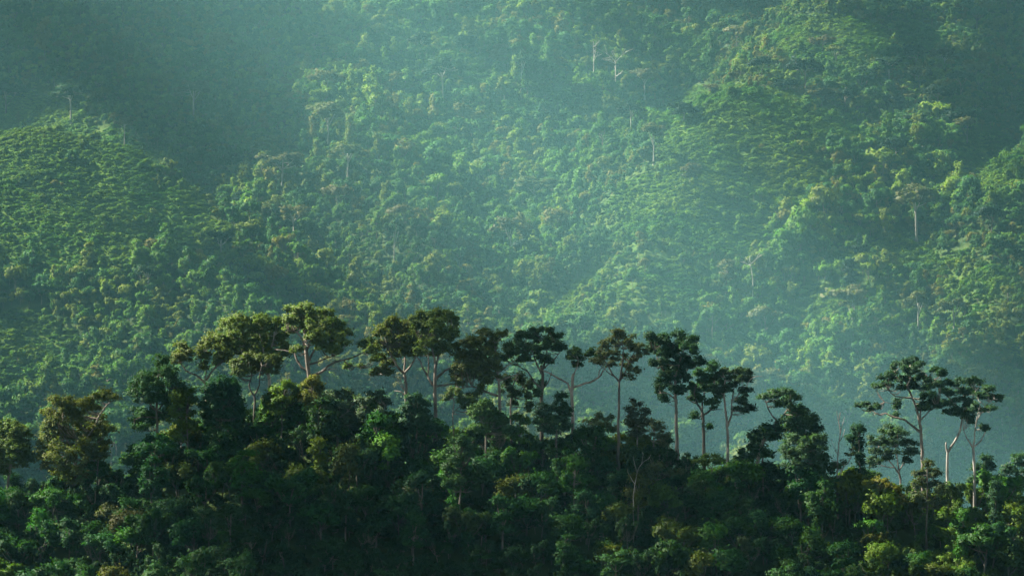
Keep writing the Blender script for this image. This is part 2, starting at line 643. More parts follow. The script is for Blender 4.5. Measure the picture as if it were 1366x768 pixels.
def leaves(centers, rad, n_each, size, g, up=.55, flat=.7, jitter=.9, elong=1.6):
    """pointed leaf sprays around clump centres; returns verts (4n,3), quads, var"""
    m = len(centers)
    idx = np.repeat(np.arange(m), n_each)
    n = len(idx)
    d = g.normal(0, 1, (n, 3))
    d /= np.linalg.norm(d, axis=1)[:, None]
    d[:, 2] = np.where(d[:, 2] < -.35, -d[:, 2], d[:, 2])       # tufts are fuller on top
    rr = (g.random(n) ** .45)
    loose = g.random(n) < .34                                    # sprays straying out of the tuft
    rr = np.where(loose, rr * g.uniform(1.0, 2.0, n), rr)
    R = np.asarray(rad)[idx]
    off = d * (rr * R)[:, None]
    off[:, 2] *= flat
    c = centers[idx] + off
    nrm = d * .55 + np.array([0, 0, up]) + g.normal(0, 1, (n, 3)) * jitter * .6
    nrm /= np.linalg.norm(nrm, axis=1)[:, None] + 1e-9
    t = g.normal(0, 1, (n, 3))
    t -= (t * nrm).sum(1)[:, None] * nrm
    t /= np.linalg.norm(t, axis=1)[:, None] + 1e-9
    b = np.cross(nrm, t)
    s = size * g.uniform(.6, 1.35, n)
    L_ = (s * elong * .5)[:, None]
    W_ = (s * .5)[:, None]
    bend = nrm * (s * .12)[:, None]
    v = np.stack([c - t * L_ - bend, c - b * W_ + bend * .5, c + t * L_ - bend, c + b * W_ + bend * .5], 1).reshape(-1, 3)
    q = np.arange(4 * n).reshape(n, 4)
    # light falls on a spray of leaves as on the rounded tuft and crown it belongs to
    oc = c - centers.mean(0)
    oc /= np.linalg.norm(oc, axis=1)[:, None] + 1e-9
    sn = nrm * .45 + d * .55 + oc * .45 + np.array([0, 0, .15])
    sn = np.repeat(sn / (np.linalg.norm(sn, axis=1)[:, None] + 1e-9), 4, 0)
    cl = g.random(m)[idx]
    var = np.clip(.5 * cl + .5 * g.random(n), 0, 1)
    return v, q, var, sn


NRM = {}


def crown_mesh(name, centers, rads, skeleton, g, leaf, n_each, mats, parent, twig_r=.05, link=True, up=.55, flat=.7, elong=1.6, jitter=.8):
    """leaf tufts with the fine branches that carry them; skeleton = sampled limb points"""
    acc = Acc()
    if skeleton is not None and len(skeleton):
        for c in centers:
            dd = np.linalg.norm((skeleton - c) * np.array([1, 1, 1.0]), axis=1) + np.maximum(0, skeleton[:, 2] - c[2]) * 1.2
            k = skeleton[np.argmin(dd)]
            mid = (k + c) / 2 + np.array([0, 0, -.12 * np.linalg.norm(c - k)]) + g.normal(0, .1, 3)
            pts = resample([k, mid, c], .6)
            ln = np.linalg.norm(c - k)
            tube(acc, pts, twig_r * (1 + .16 * ln), twig_r * .4, 4, g, 0, 0)
    nb = acc.nf()
    vt = [np.concatenate(acc.v)] if acc.v else []
    fq = [np.concatenate(acc.q)] if acc.q else []
    ft = [np.concatenate(acc.t)] if acc.t else []
    nv = acc.n
    lv, lq, lvar, lsn = leaves(centers, rads, n_each, leaf, g, up, flat, jitter=jitter, elong=elong)
    V = np.concatenate(vt + [lv])
    nq = sum(len(a) for a in fq)
    quads = np.concatenate(fq + [lq + nv])
    faces = [quads] + ft
    nt_ = sum(len(a) for a in ft)
    mi = np.concatenate([np.ones(nq), np.zeros(len(lq)), np.ones(nt_)]).astype(int)
    var = np.concatenate([np.full(nq, .5), lvar, np.full(nt_, .5)])
    o = build(name, V, faces, mats, parent, mi, attrs={"leafvar": ('FACE', 'FLOAT', var)}, link=link)
    nrm = np.concatenate([np.zeros((nv, 3)), lsn])
    o.data.normals_split_custom_set_from_vertices(nrm.tolist())
    NRM[o.data.name] = nrm
    return o


def tufts(blobs, rc, g, dens=1.35):
    """tuft centres filling crown masses; blobs rows = cx,cy,cz,rx,ry,rz"""
    C, R = [], []
    for cx, cy_, cz, rx, ry, rz in blobs:
        vol = rx * rz / (rc * rc)
        n = max(2, int(round(vol * dens + .5)))
        d = g.normal(0, 1, (n, 3))
        d /= np.linalg.norm(d, axis=1)[:, None]
        rr = g.random(n) ** .38
        inner = np.maximum(.15, 1 - .55 * rc / np.array([rx, ry, rz]))
        C.append(np.array([cx, cy_, cz]) + d * rr[:, None] * np.array([rx, ry, rz]) * inner)
        R.append(rc * g.uniform(.65, 1.25, n))
    return np.concatenate(C), np.concatenate(R)


PX = YR / F                                   # metres per photo pixel on the ridge


def ridge_tree(name, label, cat, col, trunk, tr, limbs, blobs, dy=0.0, bark=None, rc=1.05, leaf=.30, n_each=105, depth=.75,
               stubs=(), dens=1.45, group=None, twig=.035, seed=None, rooted=True, flat=.85, up=.45):
    """one of the tall trees standing along the ridge, from its trunk, limbs and crown masses"""
    g = np.random.default_rng(seed if seed is not None else int(abs(trunk[0][0] * 13 + trunk[0][1] * 7)))
    Y = YR + dy
    bark = bark or M_BARK
    W = [P(u, v, Y) for u, v in trunk]
    gz = float(terrain(np.array([W[0][0]]), np.array([Y]))[0])
    base = np.array([W[0][0], Y, min(gz - .2, W[0][2] - .3)])
    root = empty(name, (base[0], base[1], gz))
    tag(root, label, cat, group)
    o0 = np.array(root.location)
    pts = [base] + W if W[0][2] - base[2] > 1.0 else [base] + W[1:]
    tp = resample(pts, .8)
    tp[1:-1] += g.normal(0, .03, (len(tp) - 2, 3))
    a = Acc()
    s = PX
    tube(a, tp - o0, tr[0] * s * .68, tr[1] * s * .7, 10, g, flare=.5, rough=.09)
    build("trunk", np.concatenate(a.v), a.faces(), bark, root, smooth=True)
    skel = [tp[len(tp) // 2:]] if len(blobs) else []
    for k, (lp, r0, r1) in enumerate(limbs):
        n = len(lp)
        ph = g.uniform(-1, 1)
        ext = math.hypot(lp[-1][0] - lp[0][0], lp[-1][1] - lp[0][1]) * s
        LW = [P(u, v, Y) + np.array([0, ph * depth * .55 * ext * (i / (n - 1)) ** 1.3, 0]) for i, (u, v) in enumerate(lp)]
        # start inside the wood it grows from
        allp = np.concatenate([tp] + skel)
        j = np.argmin(np.linalg.norm(allp - LW[0], axis=1))
        LW[0] = allp[j]
        lw = resample(LW, .6)
        lw[1:-1] += g.normal(0, .04, (len(lw) - 2, 3))
        a = Acc()
        tube(a, lw - o0, r0 * s * .8, r1 * s * .8, 7, g, rough=.1)
        build("limb", np.concatenate(a.v), a.faces(), bark, root, smooth=True)
        skel.append(lw)
    for lp, r0, r1 in stubs:
        LW = [P(u, v, Y) for u, v in lp]
        allp = np.concatenate([tp] + skel)
        LW[0] = allp[np.argmin(np.linalg.norm(allp - LW[0], axis=1))]
        a = Acc()
        tube(a, resample(LW, .5) - o0, r0 * s, r1 * s, 6, g, rough=.12)
        build("dead_branch", np.concatenate(a.v), a.faces(), M_BARKP if bark is not M_BARKD else M_BARK, root, smooth=True)
    if blobs:
        bl = []
        us = np.array([b[0] for b in blobs])
        half = (us.max() - us.min()) / 2 * s + 1.5
        ca = us.mean()
        for u, v, rx, rz in blobs:
            c = P(u, v, Y)
            u, v = u + g.normal(0, .18 * rx), v + g.normal(0, .25 * rz)
            edge = abs((u - ca) * s) / half
            spread = depth * half * math.sqrt(max(0.05, 1 - min(edge, .97) ** 2))
            oy = g.uniform(-1, 1) * spread * .8
            bl.append((c[0], c[1] + oy, c[2], rx * s * 1.2, max(rx, rz) * s * 1.2, rz * s * (1.4 if us.mean() < 690 else 1.22)))
        C, R = tufts(bl, rc * .66, g, dens * (1.35 if us.mean() < 690 else 1.0))
        sk = np.concatenate(skel)
        cr = crown_mesh("crown", C - o0, R, sk - o0, g, leaf * .74, n_each, [M_LEAF, bark], root, twig, flat=flat, up=up)
        cr.color = (*col, 1)
    return root


GOLD = (.104, .140, .040)
OLIVE = (.084, .120, .036)
GREEN = (.050, .098, .026)
DARK = (.040, .090, .036)
DEEP = (.030, .070, .032)
FRESH = (.095, .150, .022)
GREY = (.062, .080, .040)
RUST = (.090, .104, .048)

# the tall trees, left to right (photo pixels on the ridge)
ridge_tree("ridge_tree", "loose golden-topped tree on the ridge cut by the left edge of the picture", "tree", OLIVE,
           [(10, 660), (11, 640), (14, 622), (16, 600)], (3.5, 2.2), [([(14, 622), (24, 606), (34, 592)], 1.6, .8), ([(13, 625), (4, 606), (-6, 592)], 1.6, .8)],
           [(8, 576, 22, 12), (30, 588, 18, 16), (16, 604, 26, 14), (-8, 600, 20, 18), (36, 610, 10, 12), (20, 568, 14, 6), (4, 624, 16, 10)], rc=.95)
ridge_tree("ridge_tree", "broad bushy golden green tree on the lower left ridge with one arm reaching right", "tree", (0.082, 0.096, 0.024),
           [(98, 668), (99, 640), (101, 612), (103, 585)], (4.5, 2.6), [([(102, 600), (122, 575), (136, 548), (148, 535)], 2, .8), ([(101, 606), (84, 580), (74, 560)], 2, 1), ([(101, 606), (120, 596), (136, 585)], 1.8, .8)],
           [(88, 536, 18, 9), (72, 552, 18, 14), (96, 550, 24, 16), (118, 540, 18, 12), (140, 530, 14, 8), (152, 530, 8, 5), (66, 578, 20, 15), (94, 578, 28, 18),
            (122, 570, 20, 16), (138, 574, 16, 10), (58, 600, 14, 16), (84, 606, 24, 16), (112, 604, 24, 16), (136, 600, 16, 14), (70, 624, 18, 12), (100, 630, 24, 14)], dy=-4, rc=1.1, seed=5)
ridge_tree("ridge_tree", "dark tiered tree with a straight dark trunk, left of the forked golden trees", "tree", DARK,
           [(209, 610), (210, 580), (209, 540), (211, 500)], (3.2, 1.6), [([(209, 545), (190, 530), (180, 520)], 1.4, .6), ([(209, 550), (226, 530), (238, 518)], 1.4, .6), ([(209, 560), (192, 556), (178, 560)], 1.3, .6)],
           [(211, 488, 14, 11), (224, 496, 14, 8), (190, 508, 16, 10), (212, 510, 22, 12), (232, 512, 13, 10), (182, 524, 13, 8), (200, 530, 20, 12), (226, 530, 18, 12),
            (240, 520, 8, 8), (182, 556, 13, 10), (200, 556, 16, 10), (222, 552, 16, 10), (192, 570, 16, 6)], bark=M_BARKD, dy=-6)
ridge_tree("ridge_tree", "forked tree holding one small leafy tuft far out on its left arm", "tree", (0.101, 0.122, 0.040),
           [(276, 560), (275, 525), (274, 511)], (2.6, 2.2), [([(274, 511), (262, 501), (248, 494), (240, 484)], 1.8, .9), ([(274, 511), (284, 494), (296, 482), (306, 468)], 1.8, .9), ([(274, 509), (274, 490), (272, 474)], 1.2, .6)],
           [(241, 462, 11, 8), (246, 474, 12, 9), (238, 482, 9, 8), (272, 470, 10, 12), (282, 456, 18, 12), (298, 462, 16, 14), (275, 486, 8, 8), (296, 478, 14, 10)], rc=.9, dy=3)
ridge_tree("ridge_tree", "wide golden domed tree with a thick pale trunk left of the low-forked tree", "tree", GOLD,
           [(362, 560), (361, 530), (359, 505), (354, 486), (352, 470)], (5.2, 2.4), [([(354, 486), (338, 470), (324, 456), (312, 444)], 2, .8), ([(354, 484), (362, 466), (366, 448)], 2, .8), ([(352, 474), (350, 458), (346, 444)], 1.8, .8), ([(356, 492), (374, 478), (384, 470)], 1.6, .7)],
           [(302, 436, 16, 9), (318, 430, 16, 9), (336, 436, 22, 13), (352, 428, 16, 9), (366, 434, 14, 10), (310, 450, 20, 11), (330, 456, 20, 12), (350, 450, 20, 14), (370, 452, 16, 13), (382, 466, 12, 10), (316, 466, 18, 10), (344, 470, 22, 10), (366, 474, 14, 8)],
           bark=M_BARKP, dy=5, seed=11)
ridge_tree("ridge_tree", "small dome-topped grey-olive tree forking low before the pale thick trunk", "tree", (0.084, 0.108, 0.042),
           [(339, 560), (340, 536), (339, 528)], (2.2, 2.0), [([(339, 528), (332, 514), (336, 500), (330, 488)], 1.5, .7), ([(340, 528), (346, 514), (347, 500), (350, 488)], 1.5, .7)],
           [(334, 478, 18, 7), (354, 482, 18, 8), (318, 486, 14, 8), (340, 490, 24, 8), (364, 490, 10, 8), (326, 498, 14, 6)], rc=.8, dy=-3, bark=M_BARKD)
ridge_tree("ridge_tree", "golden umbrella tree forking low with long bare arms, tallest on the left", "tree", GOLD,
           [(411, 560), (411, 520), (412, 502), (410, 486), (408, 467)], (6.2, 3.6),
           [([(411, 498), (403, 490), (396, 480), (392, 471), (379, 467), (366, 466)], 2.6, .9), ([(408, 470), (404, 455), (396, 443), (384, 441)], 2.4, .8), ([(408, 470), (416, 452), (424, 440), (432, 428)], 2.4, .8),
            ([(413, 500), (429, 496), (442, 485), (458, 480), (477, 474), (490, 464)], 2.8, .9), ([(411, 490), (420, 484), (432, 479), (446, 474)], 2, .8), ([(410, 484), (420, 466), (437, 459), (454, 446)], 2.2, .8),
            ([(456, 481), (468, 489), (480, 489)], 1.1, .5), ([(408, 474), (406, 452), (408, 432)], 2.0, .8)],
           [(394, 412, 13, 7), (410, 415, 16, 8), (428, 422, 17, 8), (390, 426, 12, 8), (404, 430, 17, 9), (424, 434, 20, 9), (443, 434, 15, 9), (457, 445, 11, 8), (386, 440, 8, 5),
            (440, 450, 18, 8), (424, 450, 14, 8), (460, 458, 9, 7), (436, 464, 16, 6), (448, 468, 10, 5), (397, 468, 8, 6), (487, 458, 10, 7), (497, 468, 9, 7), (502, 478, 7, 5), (481, 489, 4, 3), (462, 489, 5, 3), (414, 440, 12, 8)],
           stubs=[([(432, 493), (440, 492), (449, 492)], .9, .5)], rc=.82, n_each=120, dens=1.7, dy=-1, seed=21)
ridge_tree("ridge_tree", "tall tree with a dead snag low on its trunk, left of the golden twin", "tree", (0.092, 0.108, 0.027),
           [(543, 580), (542, 540), (541, 510), (539, 498)], (3.8, 2.8),
           [([(540, 500), (529, 487), (523, 476), (516, 462)], 2.2, .9), ([(540, 500), (547, 490), (555, 476), (560, 464)], 2.2, .9), ([(539, 498), (540, 478), (538, 460)], 2, .8), ([(527, 486), (516, 492), (506, 497)], 1.1, .5)],
           [(512, 434, 10, 7), (526, 430, 12, 8), (538, 438, 16, 10), (510, 446, 12, 8), (526, 450, 18, 10), (546, 450, 15, 10), (510, 462, 12, 8), (528, 466, 16, 9), (546, 466, 13, 9), (507, 478, 10, 7), (518, 486, 10, 7),
            (508, 496, 10, 5), (499, 500, 7, 4), (520, 498, 8, 5), (558, 470, 8, 8)],
           stubs=[([(541, 528), (536, 523), (526, 521)], 1.4, .5), ([(536, 523), (533, 512), (530, 504), (527, 498)], .7, .3), ([(536, 523), (534, 508), (536, 500)], .6, .3)], rc=.9, dy=4)
ridge_tree("ridge_tree", "tallest golden tree of the ridge centre with an upright pale grey trunk", "tree", GOLD,
           [(581, 590), (581, 548), (580, 524), (580, 500), (581, 486)], (4.4, 2.8),
           [([(580, 516), (573, 506), (569, 498), (564, 490), (560, 481), (552, 470)], 2.4, .8), ([(569, 499), (572, 480), (570, 468), (562, 456)], 1.5, .6), ([(581, 490), (585, 474), (594, 465), (602, 456)], 2.2, .8),
            ([(581, 504), (590, 498), (600, 491), (616, 484), (632, 476)], 2.4, .9), ([(581, 488), (578, 470), (574, 452)], 2, .7), ([(581, 520), (594, 513), (613, 513), (626, 515)], 2, .7)],
           [(552, 428, 9, 6), (566, 424, 12, 8), (582, 422, 14, 8), (596, 424, 14, 8), (605, 432, 6, 8), (564, 438, 14, 9), (584, 440, 20, 12), (600, 446, 11, 10), (558, 452, 12, 9), (574, 458, 16, 9), (592, 462, 16, 9), (606, 462, 8, 7), (562, 468, 9, 6), (580, 472, 10, 5)],
           rc=.88, n_each=115, dy=0, seed=33)
ridge_tree("ridge_tree", "wide olive tree with a drooping left arm at the ridge centre", "tree", (0.086, 0.103, 0.034),
           [(668, 600), (667, 555), (666, 520), (664, 498), (662, 480), (661, 462)], (4.6, 1.6),
           [([(666, 530), (655, 525), (642, 519), (629, 515), (612, 518)], 2.4, .8), ([(665, 505), (652, 492), (640, 478), (632, 466)], 2, .8), ([(666, 512), (680, 502), (694, 498)], 1.8, .7), ([(665, 500), (676, 488), (690, 478)], 1.5, .6), ([(661, 464), (654, 452), (648, 447)], 1, .5)],
           [(626, 460, 14, 9), (642, 458, 15, 9), (652, 468, 12, 9), (616, 474, 12, 9), (636, 474, 20, 9), (654, 482, 15, 10), (618, 488, 15, 9), (640, 492, 18, 9), (660, 496, 14, 9), (606, 497, 10, 10), (626, 502, 12, 7), (648, 506, 12, 7),
            (670, 446, 16, 4), (654, 446, 10, 4), (646, 444, 8, 5), (660, 456, 6, 8), (640, 521, 6, 8), (612, 510, 8, 6)], rc=.9, dy=-2, seed=8)
ridge_tree("ridge_tree", "slender crooked sapling under the olive tree's drooping arm", "tree", (0.068, 0.101, 0.035),
           [(605, 575), (604, 552), (606, 536), (604, 526), (611, 518)], (1.4, .8), [([(605, 548), (612, 542), (622, 540)], .8, .4), ([(606, 535), (600, 526), (598, 516)], .7, .4)],
           [(600, 524, 6, 6), (622, 538, 12, 7), (630, 530, 8, 8), (596, 530, 5, 5), (612, 524, 6, 5), (632, 546, 6, 5)], rc=.7, leaf=.26, dy=-5)
ridge_tree("ridge_tree", "dark-leaved tree with hanging leafy curtains right of the wide olive tree", "tree", (0.057, 0.081, 0.041),
           [(683, 600), (682, 560), (681, 535), (684, 515), (690, 500)], (2.8, 1.2), [([(682, 530), (692, 520), (702, 512)], 1.2, .5), ([(682, 528), (676, 516), (674, 506)], 1, .5)],
           [(676, 522, 9, 10), (688, 526, 9, 12), (683, 538, 9, 6), (690, 506, 12, 9), (704, 512, 9, 9), (703, 528, 7, 9), (706, 542, 6, 8), (676, 506, 8, 8)], rc=.85, dy=4, flat=.95)
ridge_tree("ridge_tree", "big dark umbrella tree at the ridge centre with a forked ivy-covered trunk", "tree", (0.041, 0.076, 0.035),
           [(723, 590), (722, 550), (723, 520), (724, 500), (722, 488)], (4.4, 2.6),
           [([(723, 520), (712, 508), (704, 496), (692, 488)], 1.9, .8), ([(723, 500), (716, 486), (712, 472), (702, 460)], 2, .8), ([(723, 494), (728, 482), (730, 466), (728, 452)], 2, .8), ([(724, 518), (732, 508), (736, 496)], 1.3, .6), ([(725, 494), (738, 480), (748, 468)], 1.4, .6)],
           [(716, 442, 9, 4), (730, 441, 12, 5), (742, 448, 10, 6), (692, 450, 18, 8), (712, 451, 14, 8), (732, 454, 14, 7), (684, 462, 16, 10), (706, 466, 18, 9), (728, 464, 16, 8), (746, 464, 10, 6), (678, 476, 12, 10), (696, 480, 14, 8), (734, 482, 11, 7), (718, 476, 12, 6), (754, 462, 6, 4), (726, 512, 7, 7), (718, 524, 6, 8)],
           bark=M_BARKD, rc=.88, dy=1, seed=44)
ridge_tree("ridge_tree", "snapped reddish trunk with two long bare arms and a small round top", "tree", (0.054, 0.095, 0.035),
           [(764, 590), (764, 550), (763, 525), (764, 504), (766, 498)], (4.0, 2.4),
           [([(763, 521), (757, 512), (745, 504), (731, 497), (717, 490)], 2.0, .8), ([(764, 520), (774, 514), (787, 509), (799, 503), (804, 496), (808, 490)], 2.0, .9), ([(765, 500), (770, 490), (772, 478)], 1.1, .6), ([(798, 503), (800, 494), (806, 488)], 1, .5)],
           [(766, 470, 11, 7), (776, 474, 12, 8), (762, 478, 9, 6), (770, 486, 8, 5), (790, 470, 8, 5), (802, 478, 10, 7)], bark=M_BARKR, rc=.8, dy=-3)
ridge_tree("ridge_tree", "thin-crowned rusty tree on a slim straight trunk at the ridge centre", "tree", RUST,
           [(825, 610), (825, 570), (826, 530), (826, 509)], (3.4, 2.0),
           [([(826, 511), (818, 500), (812, 489), (806, 478)], 1.7, .7), ([(826, 510), (829, 494), (831, 478), (830, 460)], 1.9, .7), ([(827, 508), (836, 492), (842, 476)], 1.4, .6), ([(820, 502), (806, 492), (798, 484)], 1, .5)],
           [(822, 446, 12, 6), (836, 448, 11, 7), (812, 456, 12, 8), (830, 460, 14, 8), (846, 462, 11, 8), (856, 468, 8, 10), (804, 468, 11, 8), (820, 474, 14, 8), (840, 476, 14, 8), (798, 482, 9, 7), (832, 488, 10, 6), (846, 492, 9, 8), (838, 503, 8, 7), (814, 486, 8, 6)],
           bark=M_BARKD, rc=.82, n_each=80, dens=1.2, dy=-6)
ridge_tree("ridge_tree", "almost black full-crowned tree on a bare pale trunk right of the rusty tree", "tree", DEEP,
           [(904, 620), (903, 590), (902, 550), (901, 520), (900, 500)], (3.8, 2.4), [([(901, 520), (888, 500), (880, 484), (874, 466)], 1.9, .8), ([(900, 505), (906, 486), (912, 466)], 1.9, .8), ([(901, 512), (916, 494), (926, 482)], 1.6, .7), ([(902, 530), (890, 524), (882, 524)], 1.2, .6)],
           [(870, 449, 11, 6), (886, 452, 14, 9), (906, 450, 12, 8), (922, 453, 10, 7), (872, 464, 12, 9), (890, 468, 16, 11), (910, 466, 16, 10), (926, 466, 9, 9), (878, 482, 12, 11), (898, 486, 20, 12), (920, 484, 14, 11), (886, 504, 14, 11), (906, 504, 15, 10), (882, 520, 10, 10), (886, 532, 9, 6), (904, 520, 12, 7), (938, 484, 6, 5), (912, 520, 8, 6)],
           bark=M_BARK, rc=.95, n_each=130, dens=1.7, dy=0, seed=51)
ridge_tree("ridge_tree", "dark tree with many curving arms, between the almost black tree and its bare-limbed neighbour", "tree", DARK,
           [(939, 620), (939, 585), (938, 560), (937, 550)], (3.6, 2.6), [([(937, 552), (930, 538), (926, 524), (930, 510)], 2, .8), ([(938, 552), (948, 546), (954, 534), (958, 520)], 2, .8), ([(937, 550), (938, 530), (944, 512)], 1.7, .7), ([(930, 540), (920, 534), (916, 528)], 1.2, .5), ([(946, 548), (956, 546), (964, 546)], 1.2, .5)],
           [(934, 498, 11, 8), (950, 490, 12, 7), (944, 506, 14, 9), (930, 516, 12, 9), (950, 520, 14, 9), (924, 530, 9, 8), (960, 526, 8, 8), (926, 553, 8, 6), (950, 538, 10, 7), (946, 570, 4, 9), (962, 508, 8, 7), (936, 532, 8, 6)], bark=M_BARKD, rc=.85, dy=3)
ridge_tree("ridge_tree", "bare-limbed twin-stemmed tree with a thin dead branch pointing right", "tree", (0.041, 0.068, 0.035),
           [(971, 635), (971, 600), (970, 570), (968, 548), (966, 530)], (3.4, 1.8), [([(970, 572), (976, 552), (977, 535), (980, 515), (984, 502)], 1.9, .7), ([(967, 534), (966, 516), (968, 502)], 1.6, .7), ([(967, 532), (958, 518), (952, 510)], 1.1, .5), ([(978, 532), (988, 524), (996, 518)], 1.1, .5)],
           [(970, 497, 12, 6), (988, 494, 13, 6), (960, 504, 10, 7), (978, 506, 14, 7), (996, 504, 11, 8), (972, 518, 11, 7), (994, 520, 9, 7), (992, 534, 11, 8), (986, 548, 9, 6), (1000, 544, 8, 8), (958, 520, 8, 7)],
           stubs=[([(988, 512), (1000, 507), (1008, 502), (1017, 502)], .8, .3), ([(972, 510), (978, 504), (980, 496)], .8, .3)], bark=M_BARKR, rc=.8, dy=-1)
ridge_tree("ridge_tree", "leaning pale trunk bent right under a ragged dark green crown", "tree", (0.041, 0.084, 0.038),
           [(1008, 655), (1009, 630), (1014, 596), (1022, 580), (1030, 573), (1036, 560)], (4.6, 2.2), [([(1034, 562), (1026, 548), (1022, 536)], 1.6, .7), ([(1034, 564), (1046, 552), (1054, 540)], 1.8, .7), ([(1028, 576), (1046, 574), (1060, 580)], 1.6, .7), ([(1046, 574), (1056, 584), (1066, 596)], 1.2, .6)],
           [(1040, 523, 18, 6), (1024, 530, 13, 5), (1056, 530, 12, 8), (1046, 538, 14, 7), (1064, 548, 15, 9), (1078, 560, 14, 12), (1052, 560, 14, 8), (1040, 572, 14, 6), (1030, 580, 12, 6), (1064, 572, 18, 12), (1086, 576, 12, 12)], bark=M_BARK, rc=.9, dy=-4, seed=17, dens=2.3)
ridge_tree("ridge_tree", "drooping full-leaved tree on a slim pale trunk right of the leaning trunk", "tree", (0.046, 0.089, 0.043),
           [(1067, 690), (1066, 660), (1067, 630), (1068, 600)], (2.8, 1.4), [([(1067, 630), (1056, 616), (1048, 606)], 1.2, .6), ([(1067, 624), (1080, 608), (1090, 598)], 1.2, .6)],
           [(1060, 588, 16, 10), (1080, 590, 16, 10), (1094, 592, 10, 12), (1050, 604, 14, 9), (1072, 606, 20, 10), (1092, 610, 12, 10), (1058, 622, 14, 8), (1082, 622, 16, 9)], bark=M_BARK, rc=.95, dy=-9, dens=2.4)
ridge_tree("dead_tree", "thin leafless dead tree with a side fork, right of the drooping tree", "dead tree", GREY,
           [(1117, 668), (1117, 640), (1118, 600), (1121, 575), (1119, 562), (1121, 550)], (2.2, .5), [([(1118, 644), (1124, 626), (1134, 612), (1138, 596)], 1.2, .4)], [(1132, 606, 8, 6), (1128, 618, 7, 5), (1140, 600, 6, 6), (1112, 622, 6, 4)],
           stubs=[([(1118, 606), (1112, 594), (1109, 586)], .6, .25), ([(1120, 572), (1125, 562), (1127, 555)], .5, .2), ([(1118, 590), (1124, 582), (1127, 572)], .5, .2), ([(1118, 618), (1110, 614), (1104, 606)], .5, .2), ([(1120, 560), (1117, 553), (1116, 548)], .4, .2)],
           bark=M_BARKR, rc=.7, n_each=40, dens=.9, leaf=.24, dy=-6)
ridge_tree("vine_column", "leafy column of climbing vines, right of the thin dead tree", "vine-clad tree", (.022, .060, .028),
           [(1147, 660), (1147, 630), (1146, 600), (1146, 572)], (1.8, 1.2), [], [(1146, 572, 9, 6), (1144, 584, 12, 9), (1147, 596, 9, 8), (1149, 612, 6, 10), (1148, 628, 6, 8)], bark=M_BARKD, rc=.9, n_each=130, dy=-4, dens=2)
ridge_tree("ridge_tree", "spreading vase-shaped tree below the tall one-armed tree on the right", "tree", (0.049, 0.089, 0.046),
           [(1202, 665), (1201, 640), (1199, 628)], (2.4, 2), [([(1200, 632), (1190, 618), (1180, 606), (1172, 598)], 1.4, .6), ([(1200, 630), (1197, 612), (1194, 596)], 1.3, .6), ([(1200, 630), (1208, 614), (1214, 600)], 1.3, .6), ([(1194, 624), (1182, 622), (1172, 618)], 1, .5)],
           [(1184, 574, 16, 6), (1202, 578, 16, 8), (1168, 588, 12, 8), (1188, 590, 18, 8), (1212, 590, 12, 8), (1166, 602, 11, 8), (1188, 604, 14, 6), (1216, 602, 10, 8), (1164, 616, 12, 8), (1210, 614, 8, 6), (1180, 612, 8, 5)], bark=M_BARK, rc=.85, dy=6)
ridge_tree("ridge_tree", "tall dark tree on the right with tufted tiers and a long low left arm", "tree", (0.032, 0.070, 0.035),
           [(1231, 665), (1231, 620), (1229, 585), (1227, 562), (1220, 538), (1210, 514)], (4.4, 1.8),
           [([(1228, 578), (1220, 570), (1208, 560), (1193, 556), (1182, 551), (1174, 553), (1164, 547)], 2.2, .8), ([(1218, 534), (1206, 530), (1194, 528), (1184, 520)], 1.6, .6), ([(1226, 560), (1230, 540), (1234, 520), (1240, 504)], 1.9, .7), ([(1212, 518), (1200, 508), (1194, 496)], 1.3, .5), ([(1212, 518), (1215, 502), (1214, 490)], 1.3, .5), ([(1228, 560), (1240, 548), (1250, 540)], 1.4, .6), ([(1206, 530), (1192, 538), (1180, 536)], 1, .4)],
           [(1206, 484, 9, 6), (1216, 480, 8, 6), (1226, 488, 9, 7), (1193, 488, 6, 6), (1194, 498, 6, 5), (1212, 494, 11, 7), (1184, 503, 12, 6), (1206, 506, 14, 6), (1228, 504, 9, 7), (1246, 494, 8, 5), (1254, 498, 6, 6), (1170, 515, 9, 5), (1184, 514, 9, 5), (1200, 518, 9, 5), (1221, 514, 10, 8), (1240, 514, 10, 8), (1236, 528, 10, 7), (1246, 538, 12, 8), (1232, 544, 9, 7), (1152, 540, 9, 5), (1164, 544, 8, 5), (1144, 541, 5, 3), (1192, 540, 6, 7), (1196, 555, 4, 4), (1252, 514, 8, 6)],
           bark=M_BARK, rc=.72, n_each=110, dens=1.7, dy=-3, seed=61)
ridge_tree("ridge_tree", "crooked pale-trunked tree with an elbow bend, right of the tall one-armed tree", "tree", (0.035, 0.078, 0.038),
           [(1264, 675), (1264, 640), (1264, 604), (1273, 590), (1281, 573), (1284, 555), (1288, 540)], (3.2, 1.8), [([(1285, 552), (1276, 540), (1266, 530)], 1.4, .6), ([(1286, 548), (1296, 532), (1302, 520)], 1.5, .6), ([(1286, 545), (1286, 528), (1282, 518)], 1.2, .5)],
           [(1270, 512, 12, 6), (1288, 507, 14, 6), (1304, 512, 10, 6), (1260, 524, 10, 7), (1280, 522, 14, 7), (1298, 522, 12, 6), (1270, 536, 14, 7), (1288, 536, 12, 7), (1272, 550, 14, 7), (1290, 548, 9, 6), (1256, 540, 8, 6)],
           stubs=[([(1264, 604), (1262, 596), (1262, 590)], 1.6, .9)], bark=M_BARKP, rc=.8, dy=-1, seed=70)
